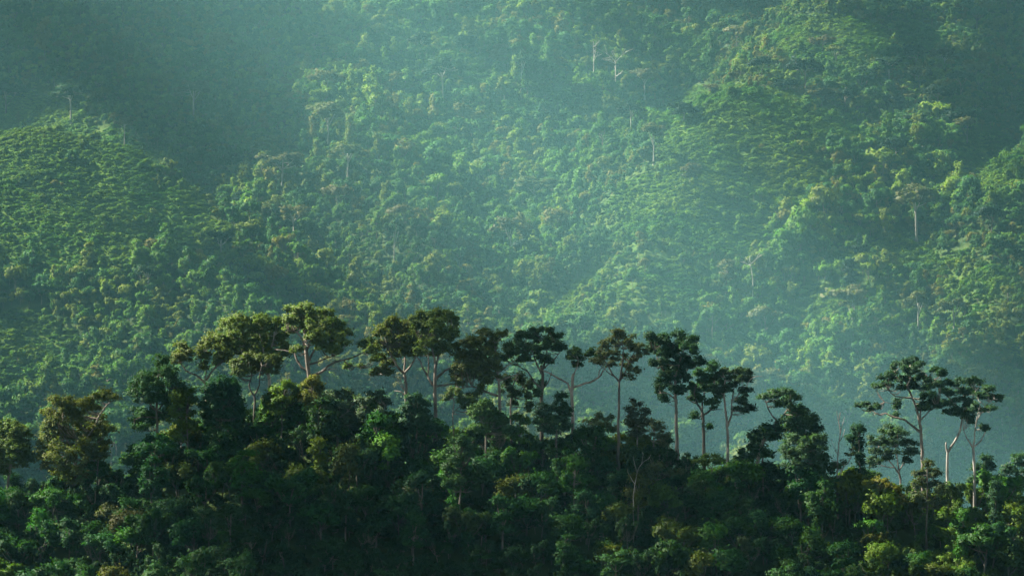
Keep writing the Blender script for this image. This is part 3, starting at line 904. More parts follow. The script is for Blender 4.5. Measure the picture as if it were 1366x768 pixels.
ridge_tree("ridge_tree", "straight pale trunk topped by a cup of bare forks, nearest the right edge", "tree", (0.041, 0.084, 0.038),
           [(1300, 675), (1300, 640), (1299, 610), (1298, 597)], (3.0, 2.4), [([(1298, 598), (1290, 584), (1285, 572)], 1.6, .7), ([(1298, 596), (1300, 578), (1302, 556), (1306, 536)], 1.5, .6), ([(1299, 598), (1308, 588), (1314, 578), (1316, 570)], 1.5, .7), ([(1302, 556), (1314, 542), (1326, 532)], 1.2, .5)],
           [(1308, 528, 12, 7), (1322, 530, 12, 7), (1332, 532, 7, 6), (1300, 544, 12, 8), (1318, 546, 10, 5), (1312, 570, 9, 6), (1298, 560, 10, 6), (1320, 518, 8, 5), (1290, 556, 8, 6)], bark=M_BARKP, rc=.75, dy=-4, seed=71)
ridge_tree("ridge_tree", "round dark evergreen behind the straight pale trunk near the right edge", "tree", DEEP,
           [(1313, 670), (1313, 650), (1313, 630)], (2.4, 1.5), [], [(1313, 614, 11, 7), (1306, 624, 12, 9), (1320, 626, 10, 10), (1312, 640, 16, 10), (1294, 644, 9, 9)], bark=M_BARKD, rc=1.0, dy=9, n_each=140)
ridge_tree("ridge_tree", "broad green tree cut by the right edge of the picture", "tree", (0.041, 0.092, 0.046),
           [(1358, 680), (1357, 655), (1356, 640)], (3, 1.8), [([(1356, 645), (1345, 630), (1340, 620)], 1.2, .6), ([(1356, 642), (1366, 628), (1374, 616)], 1.2, .6)],
           [(1354, 612, 14, 8), (1372, 610, 14, 8), (1342, 624, 13, 9), (1362, 626, 18, 10), (1384, 626, 14, 12), (1340, 640, 12, 10), (1360, 644, 18, 10)], rc=1.0, dy=7)
ridge_tree("ridge_tree", "brownish conical tree standing before the foot of the tall one-armed tree", "tree", (0.058, 0.075, 0.032),
           [(1236, 735), (1236, 700), (1237, 660), (1237, 624)], (2.2, .8), [([(1236, 672), (1248, 660), (1256, 652)], .8, .4), ([(1236, 670), (1224, 658), (1218, 650)], .8, .4)],
           [(1236, 618, 9, 6), (1230, 630, 12, 8), (1246, 632, 10, 8), (1224, 646, 12, 9), (1242, 648, 14, 9), (1254, 656, 9, 9), (1222, 662, 13, 8), (1240, 666, 15, 8), (1256, 672, 9, 8), (1230, 676, 12, 6)], rc=.85, n_each=90, dy=-14, bark=M_BARKD, dens=1.6)
ridge_tree("ridge_tree", "narrow dark spire of foliage near the bottom right corner", "tree", DEEP,
           [(1329, 720), (1329, 690), (1328, 660)], (1.8, .8), [], [(1328, 650, 6, 7), (1327, 662, 9, 8), (1330, 676, 9, 9), (1328, 690, 9, 8), (1330, 700, 7, 8)], rc=.85, n_each=130, dy=-13, bark=M_BARKD, dens=2)
ridge_tree("ridge_tree", "open olive shrubby tree between the rusty tree and the almost black tree", "tree", (0.101, 0.122, 0.060),
           [(872, 620), (872, 590), (873, 575)], (1.8, 1.2), [([(872, 592), (862, 580), (854, 572)], 1, .5), ([(872, 590), (882, 580), (888, 572)], 1, .5)],
           [(868, 566, 10, 7), (880, 570, 11, 8), (890, 582, 8, 6), (858, 576, 9, 7), (872, 582, 13, 7), (884, 592, 12, 5), (846, 570, 7, 10)], rc=.75, n_each=75, leaf=.26, dy=-2, dens=1.4)
ridge_tree("ridge_tree", "grey-green pointed tree close beside the rusty tree's slim trunk", "tree", (0.068, 0.084, 0.051),
           [(851, 620), (850, 590), (850, 560)], (1.8, .8), [([(850, 570), (842, 560), (838, 556)], .7, .4)],
           [(850, 537, 8, 6), (846, 548, 10, 7), (857, 550, 9, 7), (842, 560, 10, 8), (856, 564, 10, 8), (848, 576, 10, 8)], rc=.8, n_each=95, leaf=.27, dy=-4, dens=1.5)
ridge_tree("ridge_tree", "low pale olive treetop left of the rusty tree's slim trunk", "tree", (0.101, 0.131, 0.057),
           [(800, 610), (800, 585), (800, 572)], (1.6, 1), [([(800, 580), (790, 572), (784, 566)], .8, .4), ([(800, 580), (810, 570), (816, 562)], .8, .4)],
           [(800, 556, 8, 5), (812, 558, 9, 6), (790, 562, 9, 6), (802, 568, 14, 7), (816, 572, 8, 8), (786, 574, 8, 6)], rc=.75, n_each=80, leaf=.26, dy=4, dens=1.4)
ridge_tree("vine_tangle", "dark mass of climbing vines heaped over the feet of the snapped and umbrella trees", "vine-clad tree", DEEP,
           [(742, 610), (742, 585), (743, 560)], (3, 1.6), [([(742, 575), (728, 560), (722, 548)], 1.4, .7)],
           [(748, 530, 9, 7), (744, 544, 12, 9), (754, 550, 9, 9), (722, 548, 9, 10), (730, 558, 11, 9), (720, 562, 8, 8), (742, 562, 14, 10), (754, 568, 9, 9), (734, 574, 14, 8)], bark=M_BARKD, rc=.95, n_each=140, dy=-8, dens=2)
ridge_tree("ridge_tree", "round glossy dark green tree below the forked golden trees on the left", "tree", (0.024, 0.074, 0.032),
           [(296, 590), (296, 570), (296, 550)], (2.6, 1.5), [], [(294, 512, 14, 8), (306, 516, 14, 10), (282, 522, 12, 9), (298, 528, 18, 10), (314, 532, 12, 12), (278, 540, 12, 12), (298, 546, 20, 11), (318, 552, 10, 12), (286, 560, 16, 10), (306, 564, 16, 10)], bark=M_BARKD, rc=.95, n_each=140, dens=1.9, dy=-9)
ridge_tree("ridge_tree", "bright yellow-green feathery tree between two dark trees on the left", "tree", FRESH,
           [(250, 605), (250, 580), (248, 555)], (1.8, 1), [([(249, 566), (240, 556), (234, 550)], .8, .4)], [(246, 524, 12, 6), (238, 532, 11, 8), (252, 536, 12, 8), (232, 546, 11, 8), (246, 550, 14, 9), (238, 564, 14, 9), (252, 570, 12, 8), (240, 582, 16, 9)], rc=.85, n_each=110, leaf=.27, dy=-8, dens=1.7)
ridge_tree("ridge_tree", "rounded yellow-topped treetop right under the low-forked umbrella tree", "tree", (0.110, 0.116, 0.027),
           [(416, 580), (416, 550), (416, 530)], (2, 1), [], [(416, 508, 9, 6), (410, 516, 10, 6), (422, 516, 8, 7), (415, 526, 12, 7), (424, 532, 8, 8), (408, 534, 10, 8)], rc=.8, n_each=120, dy=-8, dens=1.8)
ridge_tree("ridge_tree", "fresh yellow-green treetop between the pale thick trunk and the umbrella tree", "tree", FRESH,
           [(376, 585), (376, 560), (376, 545)], (2, 1), [], [(386, 516, 12, 6), (372, 524, 12, 7), (360, 536, 12, 6), (378, 536, 13, 7), (394, 526, 8, 7), (370, 548, 13, 6)], rc=.85, n_each=110, dy=-6, dens=1.8)
ridge_tree("ridge_tree", "wide pale grey-green tree right of the low-forked umbrella tree", "tree", (0.074, 0.111, 0.061),
           [(450, 600), (450, 575), (450, 552)], (2.6, 1.5), [([(450, 565), (436, 550), (428, 540)], 1.2, .6), ([(450, 560), (464, 548), (472, 538)], 1.2, .6)],
           [(436, 530, 12, 7), (456, 526, 13, 7), (472, 534, 12, 7), (424, 542, 14, 9), (446, 544, 18, 10), (468, 548, 14, 9), (430, 558, 16, 9), (454, 562, 18, 9), (476, 562, 12, 8), (440, 576, 18, 9)], rc=.95, n_each=110, dy=-7, dens=1.6)
ridge_tree("ridge_tree", "second grey-green tree below the dead snag, sky-blue gaps in its crown", "tree", (0.065, 0.100, 0.059),
           [(500, 605), (500, 580), (500, 560)], (2.4, 1.4), [([(500, 570), (488, 556), (482, 548)], 1.1, .5), ([(500, 568), (510, 552), (514, 540)], 1.1, .5)],
           [(502, 528, 12, 7), (490, 536, 12, 7), (512, 538, 10, 8), (486, 550, 12, 8), (506, 552, 13, 7), (520, 560, 9, 9), (496, 566, 16, 8), (514, 578, 12, 9), (490, 582, 14, 9)], rc=.9, n_each=100, dy=-8, dens=1.4)
ridge_tree("ridge_tree", "rounded dark tree hiding the foot of the tree with the snag", "tree", (0.035, 0.081, 0.041),
           [(556, 600), (556, 575), (556, 560)], (2.2, 1.2), [], [(552, 532, 10, 7), (562, 540, 10, 7), (546, 546, 11, 8), (562, 554, 13, 8), (548, 564, 14, 9), (566, 570, 12, 8)], rc=.9, n_each=130, dy=-9, dens=1.8)
ridge_tree("ridge_tree", "rounded sunlit-topped green tree below the wide olive tree", "tree", (0.061, 0.115, 0.038),
           [(648, 605), (648, 585), (648, 570)], (2.2, 1.2), [], [(644, 540, 10, 6), (656, 546, 11, 7), (636, 550, 11, 8), (650, 558, 15, 8), (668, 560, 11, 8), (640, 570, 14, 8), (660, 574, 15, 8), (680, 574, 10, 7)], rc=.9, n_each=130, dy=-8, dens=1.8)
ridge_tree("ridge_tree", "dome-crowned green tree with a bare pale stem midway down the centre slope", "tree", (0.041, 0.086, 0.032),
           [(613, 700), (613, 680), (614, 655), (615, 625)], (2.4, 1.2), [([(614, 650), (604, 640), (598, 634)], 1, .5), ([(614, 648), (628, 640), (640, 634)], 1, .5)],
           [(614, 588, 12, 8), (606, 600, 12, 8), (624, 602, 10, 8), (612, 614, 16, 8), (600, 626, 13, 9), (622, 628, 16, 9), (638, 634, 12, 8), (650, 640, 8, 6), (606, 644, 14, 8), (628, 648, 12, 7)], rc=.9, n_each=130, dy=-22, dens=1.8, bark=M_BARK)
ridge_tree("ridge_tree", "orange-yellow feathery tree among the green scrub on the lower right", "tree", (0.140, 0.132, 0.024),
           [(1184, 710), (1184, 690), (1182, 665)], (1.4, .8), [([(1183, 676), (1194, 666), (1200, 662)], .7, .3)], [(1172, 642, 11, 5), (1184, 648, 12, 6), (1194, 656, 9, 7), (1178, 656, 11, 6), (1202, 668, 7, 9), (1190, 668, 10, 6)], rc=.75, n_each=95, leaf=.25, dy=-12, dens=1.7)
ridge_tree("bare_shrub", "leafless pale shrub with upright forked stems on the shaded centre slope", "shrub", GREY,
           [(845, 664), (847, 646), (850, 630)], (.9, .6), [([(849, 634), (846, 618), (845, 608)], .5, .2), ([(850, 630), (856, 618), (864, 612), (868, 606)], .6, .2), ([(847, 644), (838, 630), (836, 624)], .5, .2), ([(856, 618), (858, 608), (857, 602)], .4, .2)], [], dy=-20, bark=M_BARKP)


ridge_tree("ridge_tree", "bushy mid-green tree filling the gap right of the thin dead tree", "tree", (.050, .100, .034),
           [(1104, 690), (1104, 660), (1104, 640)], (2, 1.2), [([(1104, 655), (1094, 640), (1088, 632)], 1, .5)], [(1100, 618, 10, 7), (1112, 626, 12, 8), (1092, 630, 12, 9), (1106, 640, 18, 9), (1124, 642, 11, 8), (1086, 646, 12, 9)], rc=.9, dy=-2)
ridge_tree("ridge_tree", "low bushy green tree between the column of vines and the vase-shaped tree", "tree", (.058, .112, .032),
           [(1158, 690), (1158, 665), (1158, 650)], (2, 1.2), [], [(1152, 632, 11, 7), (1166, 636, 11, 7), (1146, 644, 12, 8), (1162, 650, 16, 8), (1176, 648, 9, 7)], rc=.9, dy=-1)
ridge_tree("ridge_tree", "small leafy tree in the gap between the twin-stemmed tree and the leaning trunk", "tree", (.040, .086, .032),
           [(992, 660), (992, 635), (992, 620)], (1.8, 1), [], [(988, 606, 9, 6), (998, 612, 10, 7), (982, 618, 10, 7), (994, 626, 15, 8)], rc=.85, dy=-3)
ridge_tree("ridge_tree", "rounded pale green shrub tree beside the foot of the elbow-bent pale trunk", "tree", (.075, .120, .034),
           [(1272, 700), (1272, 680), (1272, 668)], (1.6, 1), [], [(1268, 650, 10, 6), (1280, 654, 10, 7), (1258, 660, 10, 7), (1274, 666, 16, 7)], rc=.8, dy=-6)


# ------------------------------------------------------------------ prototypes of the smaller trees
def proto(name, kind, seed, leaf=.3, n_each=100, scale=1.0, mats=(None, None), jitter=.8, flat=.85, up=.45):
    """one small tree standing at the origin: returns its trunk and crown objects (not linked)"""
    g = np.random.default_rng(seed)
    mats = list(mats)
    if kind == 'round':
        h, R = 6.2, 2.9
        bl = []
        for k in range(11):
            a, e = g.uniform(0, 6.28), g.uniform(-.35, 1.1)
            rr = R * .62
            bl.append((math.cos(a) * math.cos(e) * rr, math.sin(a) * math.cos(e) * rr, h * .62 + math.sin(e) * rr * .95, g.uniform(.9, 1.4), g.uniform(.9, 1.4), g.uniform(.7, 1.05)))
        rc, top = .85, h * .6
    elif kind == 'tall':
        h, R = 8.6, 2.3
        bl = []
        for k in range(12):
            a = g.uniform(0, 6.28)
            z = g.uniform(.38, .98)
            rr = R * .75 * math.sin(math.pi * min(1, (1.08 - z) * 1.25)) * g.uniform(.4, 1)
            bl.append((math.cos(a) * rr, math.sin(a) * rr, h * z, g.uniform(.8, 1.3), g.uniform(.8, 1.3), g.uniform(.6, .9)))
        rc, top = .8, h * .85
    elif kind == 'umbrella':
        h, R = 7.2, 3.4
        bl = []
        for k in range(12):
            a = g.uniform(0, 6.28)
            rr = R * math.sqrt(g.random()) * .85
            bl.append((math.cos(a) * rr, math.sin(a) * rr, h * (.92 - .16 * (rr / R) ** 2) + g.uniform(-.9, .2), g.uniform(.8, 1.4), g.uniform(.8, 1.4), g.uniform(.45, .7)))
        rc, top = .75, h * .66
    elif kind == 'mound':
        h, R = 3.6, 2.6
        bl = []
        for k in range(9):
            a = g.uniform(0, 6.28)
            rr = R * math.sqrt(g.random()) * .8
            bl.append((math.cos(a) * rr, math.sin(a) * rr, h * .75 * (1 - .55 * (rr / R) ** 2) * g.uniform(.6, 1), g.uniform(.7, 1.2), g.uniform(.7, 1.2), g.uniform(.5, .9)))
        rc, top = .75, h * .5
    elif kind == 'plume':
        h, R = 6.5, 2.6
        bl = []
        for k in range(11):
            a = g.uniform(0, 6.28)
            l = g.uniform(.7, 1.05)
            for t in (.55, .75, .92, 1.05):
                rr = R * l * t * t * .95
                bl.append((math.cos(a) * rr, math.sin(a) * rr, h * l * (t - .28 * t ** 3) * 1.25, .55, .55, .5))
        rc, top = .55, h * .4
    elif kind == 'emergent':
        h, R = 12.0, 3.0
        bl = []
        for k in range(12):
            a = g.uniform(0, 6.28)
            rr = R * math.sqrt(g.random()) * .9
            bl.append((math.cos(a) * rr, math.sin(a) * rr, h * (.90 - .12 * (rr / R) ** 2) + g.uniform(-2.4, .5), g.uniform(.8, 1.3), g.uniform(.8, 1.3), g.uniform(.5, .8)))
        rc, top = .75, h * .72
    elif kind == 'spire':
        h, R = 7.5, 1.3
        bl = [(g.normal(0, .3), g.normal(0, .3), h * z, .5 + 1.0 * (1 - z), .5 + 1.0 * (1 - z), .7) for z in np.linspace(.22, .96, 8)]
        rc, top = .7, h * .7
    C, Rr = tufts(bl, rc, g, 1.5)
    lean = g.normal(0, .25, 2)
    tp = resample([(0, 0, -.6), (lean[0] * .4, lean[1] * .4, top * .5), (lean[0], lean[1], top)], .7)
    a = Acc()
    tr_ = {'emergent': .22, 'tall': .16, 'umbrella': .17}.get(kind, .14)
    tube(a, tp * scale, tr_ * scale, tr_ * .45 * scale, 7, g, flare=.4)
    sk = [tp[len(tp) // 2:]]
    if kind in ('umbrella', 'emergent', 'tall', 'round'):
        for k in range(5):
            b = bl[k]
            st = tp[int(len(tp) * g.uniform(.55, .95))]
            lp = resample([st, (np.array(st) + np.array(b[:3])) / 2 + np.array([0, 0, -.2]), np.array(b[:3])], .6)
            tube(a, lp * scale, tr_ * .5 * scale, tr_ * .2 * scale, 5, g)
            sk.append(lp)
    trunk = build("trunk", np.concatenate(a.v), a.faces(), mats[1], smooth=True, link=False)
    crown = crown_mesh("crown", C * scale, Rr * scale, np.concatenate(sk) * scale if kind != 'plume' else np.concatenate(sk) * scale, g,
                       leaf * scale, n_each, mats, None, .04 * scale, link=False, elong=2.6 if kind == 'plume' else 1.6, jitter=jitter, flat=flat, up=up)
    return trunk, crown


FG = {}
for kind, n in (('round', 4), ('tall', 3), ('umbrella', 2), ('mound', 3), ('plume', 2), ('spire', 1)):
    for i in range(n):
        FG[(kind, i)] = proto(kind, kind, 100 + 17 * i + len(kind), leaf=.27, n_each=130, mats=(M_LEAF, M_BARKD if i % 2 else M_BARK))
FGN = {'round': 4, 'tall': 3, 'umbrella': 2, 'mound': 3, 'plume': 2, 'spire': 1}


def plant(protos, name, loc, scale, rz, col, label, cat, group):
    root = empty(name, loc)
    root.rotation_euler = (0, 0, rz)
    root.scale = (scale[0], scale[0], scale[1])
    tag(root, label, cat, group)
    for p in protos:
        c = p.copy()
        COL.objects.link(c)
        c.parent = root
        if c.name.startswith("crown"):
            c.color = (*col, 1)
    return root


# ------------------------------------------------------------------ the smaller trees of the near slope
LAND = [(15, "the golden tree at the left edge"), (102, "the broad bushy one-armed tree"), (210, "the dark tiered tree on the left"),
        (295, "the round glossy dark tree"), (350, "the small dome-topped tree"), (411, "the low-forked umbrella tree"), (452, "the wide pale grey-green tree"), (500, "the grey-green tree with gaps"),
        (543, "the tree with the dead snag"), (581, "the tallest golden centre tree"), (626, "the slender crooked sapling"), (667, "the wide olive tree"), (723, "the dark umbrella tree"),
        (764, "the snapped reddish trunk"), (800, "the low pale olive treetop"), (825, "the thin rusty tree"), (872, "the open olive shrubby tree"), (903, "the almost black tree"), (939, "the many-armed dark tree"), (971, "the bare-limbed twin-stemmed tree"),
        (1008, "the leaning pale trunk"), (1067, "the drooping full-leaved tree"), (1117, "the thin dead tree"), (1147, "the column of vines"), (1201, "the vase-shaped tree"),
        (1231, "the tall one-armed tree"), (1264, "the elbow-bent pale trunk"), (1300, "the straight pale trunk"), (1345, "the broad tree at the right edge")]
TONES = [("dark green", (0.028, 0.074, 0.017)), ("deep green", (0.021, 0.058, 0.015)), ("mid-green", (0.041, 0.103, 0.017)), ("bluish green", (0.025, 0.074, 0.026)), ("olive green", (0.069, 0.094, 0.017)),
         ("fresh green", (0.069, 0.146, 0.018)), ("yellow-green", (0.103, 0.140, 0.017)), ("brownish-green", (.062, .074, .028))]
SHAPES = {'round': "round-headed", 'tall': "tall loose", 'umbrella': "flat-topped", 'mound': "low mounded", 'plume': "plumed bamboo-like", 'spire': "narrow"}
cand = []
r = np.random.default_rng(12)
for row, d in enumerate((5.5, 1.0, -3.5, -8.0, -12.5, -17.0, -21.5, -26.0, -30.5)):
    step = 4.9
    xs = np.arange(-92, 92, step) + (step / 2 if row % 2 else 0)
    for x in xs:
        cand.append((x + r.normal(0, 1.1), YR + d + r.normal(0, 1.0), row))
placed = []
for x, y, row in cand:
    z = float(terrain(np.array([x]), np.array([y]))[0])
    u, v = project(np.array([x, y, z + 4.0]))
    if u < -45 or u > 1410 or v > 812:
        continue
    if len(placed) > 296:
        break
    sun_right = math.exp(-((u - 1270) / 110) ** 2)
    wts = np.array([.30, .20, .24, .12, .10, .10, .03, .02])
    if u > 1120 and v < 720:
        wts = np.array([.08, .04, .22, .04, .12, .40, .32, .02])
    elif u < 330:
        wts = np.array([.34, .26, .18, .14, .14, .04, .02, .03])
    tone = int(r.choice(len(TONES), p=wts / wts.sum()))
    kw = {'round': .40, 'tall': .16, 'umbrella': .08, 'mound': .22, 'plume': .10, 'spire': .04}
    if row <= 2:
        kw = {'round': .36, 'tall': .06, 'umbrella': .06, 'mound': .40, 'plume': .12, 'spire': .0}
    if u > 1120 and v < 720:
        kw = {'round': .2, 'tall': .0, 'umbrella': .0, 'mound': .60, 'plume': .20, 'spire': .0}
    kk = list(kw)
    kind = kk[int(r.choice(len(kk), p=np.array(list(kw.values())) / sum(kw.values())))]
    s = r.uniform(.78, 1.18)
    if row <= 1:
        s *= .8
    placed.append([x, y, z, u, v, row, tone, kind, s, r.uniform(.88, 1.12), r.uniform(0, 6.28)])
ORD = ["first", "second", "third", "fourth", "fifth", "sixth", "seventh", "eighth", "ninth", "tenth", "eleventh", "twelfth", "thirteenth", "fourteenth", "fifteenth", "sixteenth", "seventeenth", "eighteenth"]
lu = np.array([a for a, b in LAND])
cols = {}
for p in placed:
    cols.setdefault(int(np.argmin(abs(lu - p[3]))), []).append(p)
for k, ps in cols.items():
    ps.sort(key=lambda q: -q[1])
    for i, (x, y, z, u, v, row, tone, kind, s, sz, rz) in enumerate(ps):
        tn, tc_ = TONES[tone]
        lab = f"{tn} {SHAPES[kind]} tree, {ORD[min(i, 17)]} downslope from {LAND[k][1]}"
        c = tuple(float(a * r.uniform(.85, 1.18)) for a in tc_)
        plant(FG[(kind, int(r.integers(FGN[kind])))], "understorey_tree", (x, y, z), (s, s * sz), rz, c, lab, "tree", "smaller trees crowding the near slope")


# ------------------------------------------------------------------ scattered cover (one object each, nobody could count it)
def scatter(name, pts, rot, scl, idx, tint, protos):
    coll = bpy.data.collections.new(name + "_kinds")
    for i, (t, c) in enumerate(protos):
        # one joined mesh per kind, its order in the collection kept by its name
        me = [q for q in (t, c) if q is not None]
        Vv, Fq, Ft, mi_q, mi_t, var_q, var_t, nn, n = [], [], [], [], [], [], [], [], 0
        mats = [M_SCRUB, M_BARK]
        for q in me:
            mm = q.data
            co = np.empty(len(mm.vertices) * 3, np.float32)
            mm.vertices.foreach_get("co", co)
            ls = np.empty(len(mm.polygons), np.int32)
            mm.polygons.foreach_get("loop_total", ls)
            lv = np.empty(len(mm.loops), np.int32)
            mm.loops.foreach_get("vertex_index", lv)
            pm = np.empty(len(mm.polygons), np.int32)
            mm.polygons.foreach_get("material_index", pm)
            if q is t:
                pm[:] = 1
            va = np.full(len(mm.polygons), .5, np.float32)
            if "leafvar" in mm.attributes:
                mm.attributes["leafvar"].data.foreach_get("value", va)
            st = np.concatenate([[0], np.cumsum(ls)[:-1]])
            k4 = ls == 4
            if k4.any():
                Fq.append(lv[st[k4][:, None] + np.arange(4)] + n)
                mi_q.append(pm[k4])
                var_q.append(va[k4])
            k3 = ls == 3
            if k3.any():
                Ft.append(lv[st[k3][:, None] + np.arange(3)] + n)
                mi_t.append(pm[k3])
                var_t.append(va[k3])
            Vv.append(co.reshape(-1, 3))
            nn.append(NRM.get(mm.name, np.zeros((len(mm.vertices), 3))))
            n += len(mm.vertices)
        faces = [np.concatenate(Fq)] + ([np.concatenate(Ft)] if Ft else [])
        o = build(f"{name}_kind_{i:02d}", np.concatenate(Vv), faces, mats, None, np.concatenate(mi_q + mi_t),
                  attrs={"leafvar": ('FACE', 'FLOAT', np.concatenate(var_q + var_t))}, link=False)
        o.data.normals_split_custom_set_from_vertices(np.concatenate(nn).tolist())
        coll.objects.link(o)
    me = bpy.data.meshes.new(name)
    n = len(pts)
    me.vertices.add(n)
    me.vertices.foreach_set("co", np.asarray(pts, np.float32).ravel())
    for nm, typ, dat, key in (("rot", 'FLOAT_VECTOR', rot, "vector"), ("scl", 'FLOAT_VECTOR', scl, "vector"), ("idx", 'INT', idx, "value"), ("tint", 'FLOAT_COLOR', tint, "color")):
        a = me.attributes.new(nm, typ, 'POINT')
        a.data.foreach_set(key, np.asarray(dat, np.int32 if typ == 'INT' else np.float32).ravel())
    ob = bpy.data.objects.new(name, me)
    COL.objects.link(ob)
    ng = bpy.data.node_groups.new(name + "_scatter", 'GeometryNodeTree')
    ng.interface.new_socket("Geometry", in_out='INPUT', socket_type='NodeSocketGeometry')
    ng.interface.new_socket("Geometry", in_out='OUTPUT', socket_type='NodeSocketGeometry')
    N, L = ng.nodes, ng.links
    gi, go = N.new("NodeGroupInput"), N.new("NodeGroupOutput")
    ci = N.new("GeometryNodeCollectionInfo")
    ci.inputs["Collection"].default_value = coll
    ci.inputs["Separate Children"].default_value = True
    ci.inputs["Reset Children"].default_value = True
    ip = N.new("GeometryNodeInstanceOnPoints")
    ip.inputs["Pick Instance"].default_value = True

    def na(nm, typ):
        q = N.new("GeometryNodeInputNamedAttribute")
        q.data_type = typ
        q.inputs["Name"].default_value = nm
        return next(s for s in q.outputs if s.enabled and s.name == "Attribute")
    L.new(gi.outputs[0], ip.inputs["Points"])
    L.new(ci.outputs[0], ip.inputs["Instance"])
    L.new(na("idx", 'INT'), ip.inputs["Instance Index"])
    L.new(na("rot", 'FLOAT_VECTOR'), ip.inputs["Rotation"])
    L.new(na("scl", 'FLOAT_VECTOR'), ip.inputs["Scale"])
    L.new(ip.outputs[0], go.inputs[0])
    md = ob.modifiers.new("scatter", 'NODES')
    md.node_group = ng
    tag(ob, kind="stuff")
    return ob


# undergrowth of the near ridge
r = np.random.default_rng(77)
UG = [proto('mound', 'mound', 300 + i, leaf=.25, n_each=70, mats=(M_SCRUB, M_BARK)) for i in range(3)] + [proto('plume', 'plume', 310, leaf=.22, n_each=26, mats=(M_SCRUB, M_BARK))]
gx, gy = np.meshgrid(np.arange(-120, 120, 1.9), np.arange(YR - 50, YR + 40, 1.9))
x = gx.ravel() + r.normal(0, .6, gx.size)
y = gy.ravel() + r.normal(0, .6, gx.size)
z = terrain(x, y) - .3
n = len(x)
u, v = project(np.stack([x, y, z], -1))
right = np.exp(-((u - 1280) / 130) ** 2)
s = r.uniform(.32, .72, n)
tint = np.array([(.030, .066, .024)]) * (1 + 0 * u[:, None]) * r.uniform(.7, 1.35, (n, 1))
lit = np.array([(.095, .145, .026)]) * r.uniform(.7, 1.25, (n, 1))  # brighter tint paints sunlight into the undergrowth towards the right
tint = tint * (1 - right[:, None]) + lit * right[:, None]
tint = np.concatenate([tint, np.ones((n, 1))], 1)
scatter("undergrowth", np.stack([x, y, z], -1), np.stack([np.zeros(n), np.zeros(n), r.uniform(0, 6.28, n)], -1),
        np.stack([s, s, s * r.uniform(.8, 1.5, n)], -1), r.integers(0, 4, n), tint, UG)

# the near ridge going on beyond the picture on both sides, and its lower slope
gx, gy = np.meshgrid(np.arange(-230, 230, 3.6), np.arange(YR - 130, YR + 60, 3.6))
x = gx.ravel() + r.normal(0, 1.1, gx.size)
y = gy.ravel() + r.normal(0, 1.1, gx.size)
k_ = (abs(x) > .112 * y) | (y < YR - 36) | (y > YR + 14)
x, y = x[k_], y[k_]
z = terrain(x, y) - .2
n = len(x)
s = r.uniform(.6, 1.15, n)
tint = np.array([(.030, .070, .022)]) * r.uniform(.7, 1.5, (n, 1))
RG = [proto(k, k, 330 + i, leaf=.27, n_each=60, mats=(M_SCRUB, M_BARK)) for i, k in enumerate(('round', 'round', 'mound', 'tall'))]
scatter("outlying_ridge_forest", np.stack([x, y, z], -1), np.stack([np.zeros(n), np.zeros(n), r.uniform(0, 6.28, n)], -1),
        np.stack([s, s, s * r.uniform(.85, 1.2, n)], -1), r.integers(0, 4, n), np.concatenate([tint, np.ones((n, 1))], 1), RG)

# forest mass of the mountain
BG = []
for i, (k, sc) in enumerate((('round', 1.), ('round', 1.), ('round', 1.), ('tall', 1.), ('tall', 1.), ('umbrella', 1.), ('plume', 1.), ('mound', 1.), ('mound', 1.))):
    BG.append(proto(k, k, 500 + i, leaf=.46, n_each=16 if k == 'plume' else 44, mats=(M_SCRUB, M_BARK), jitter=.55, flat=.95, up=.3))
pal = np.array([1.22, 1.03, .85]) * np.array([(.052, .120, .028), (.036, .092, .030), (.072, .145, .028), (.088, .125, .030), (.036, .096, .042), (.092, .100, .034), (.105, .170, .030)])


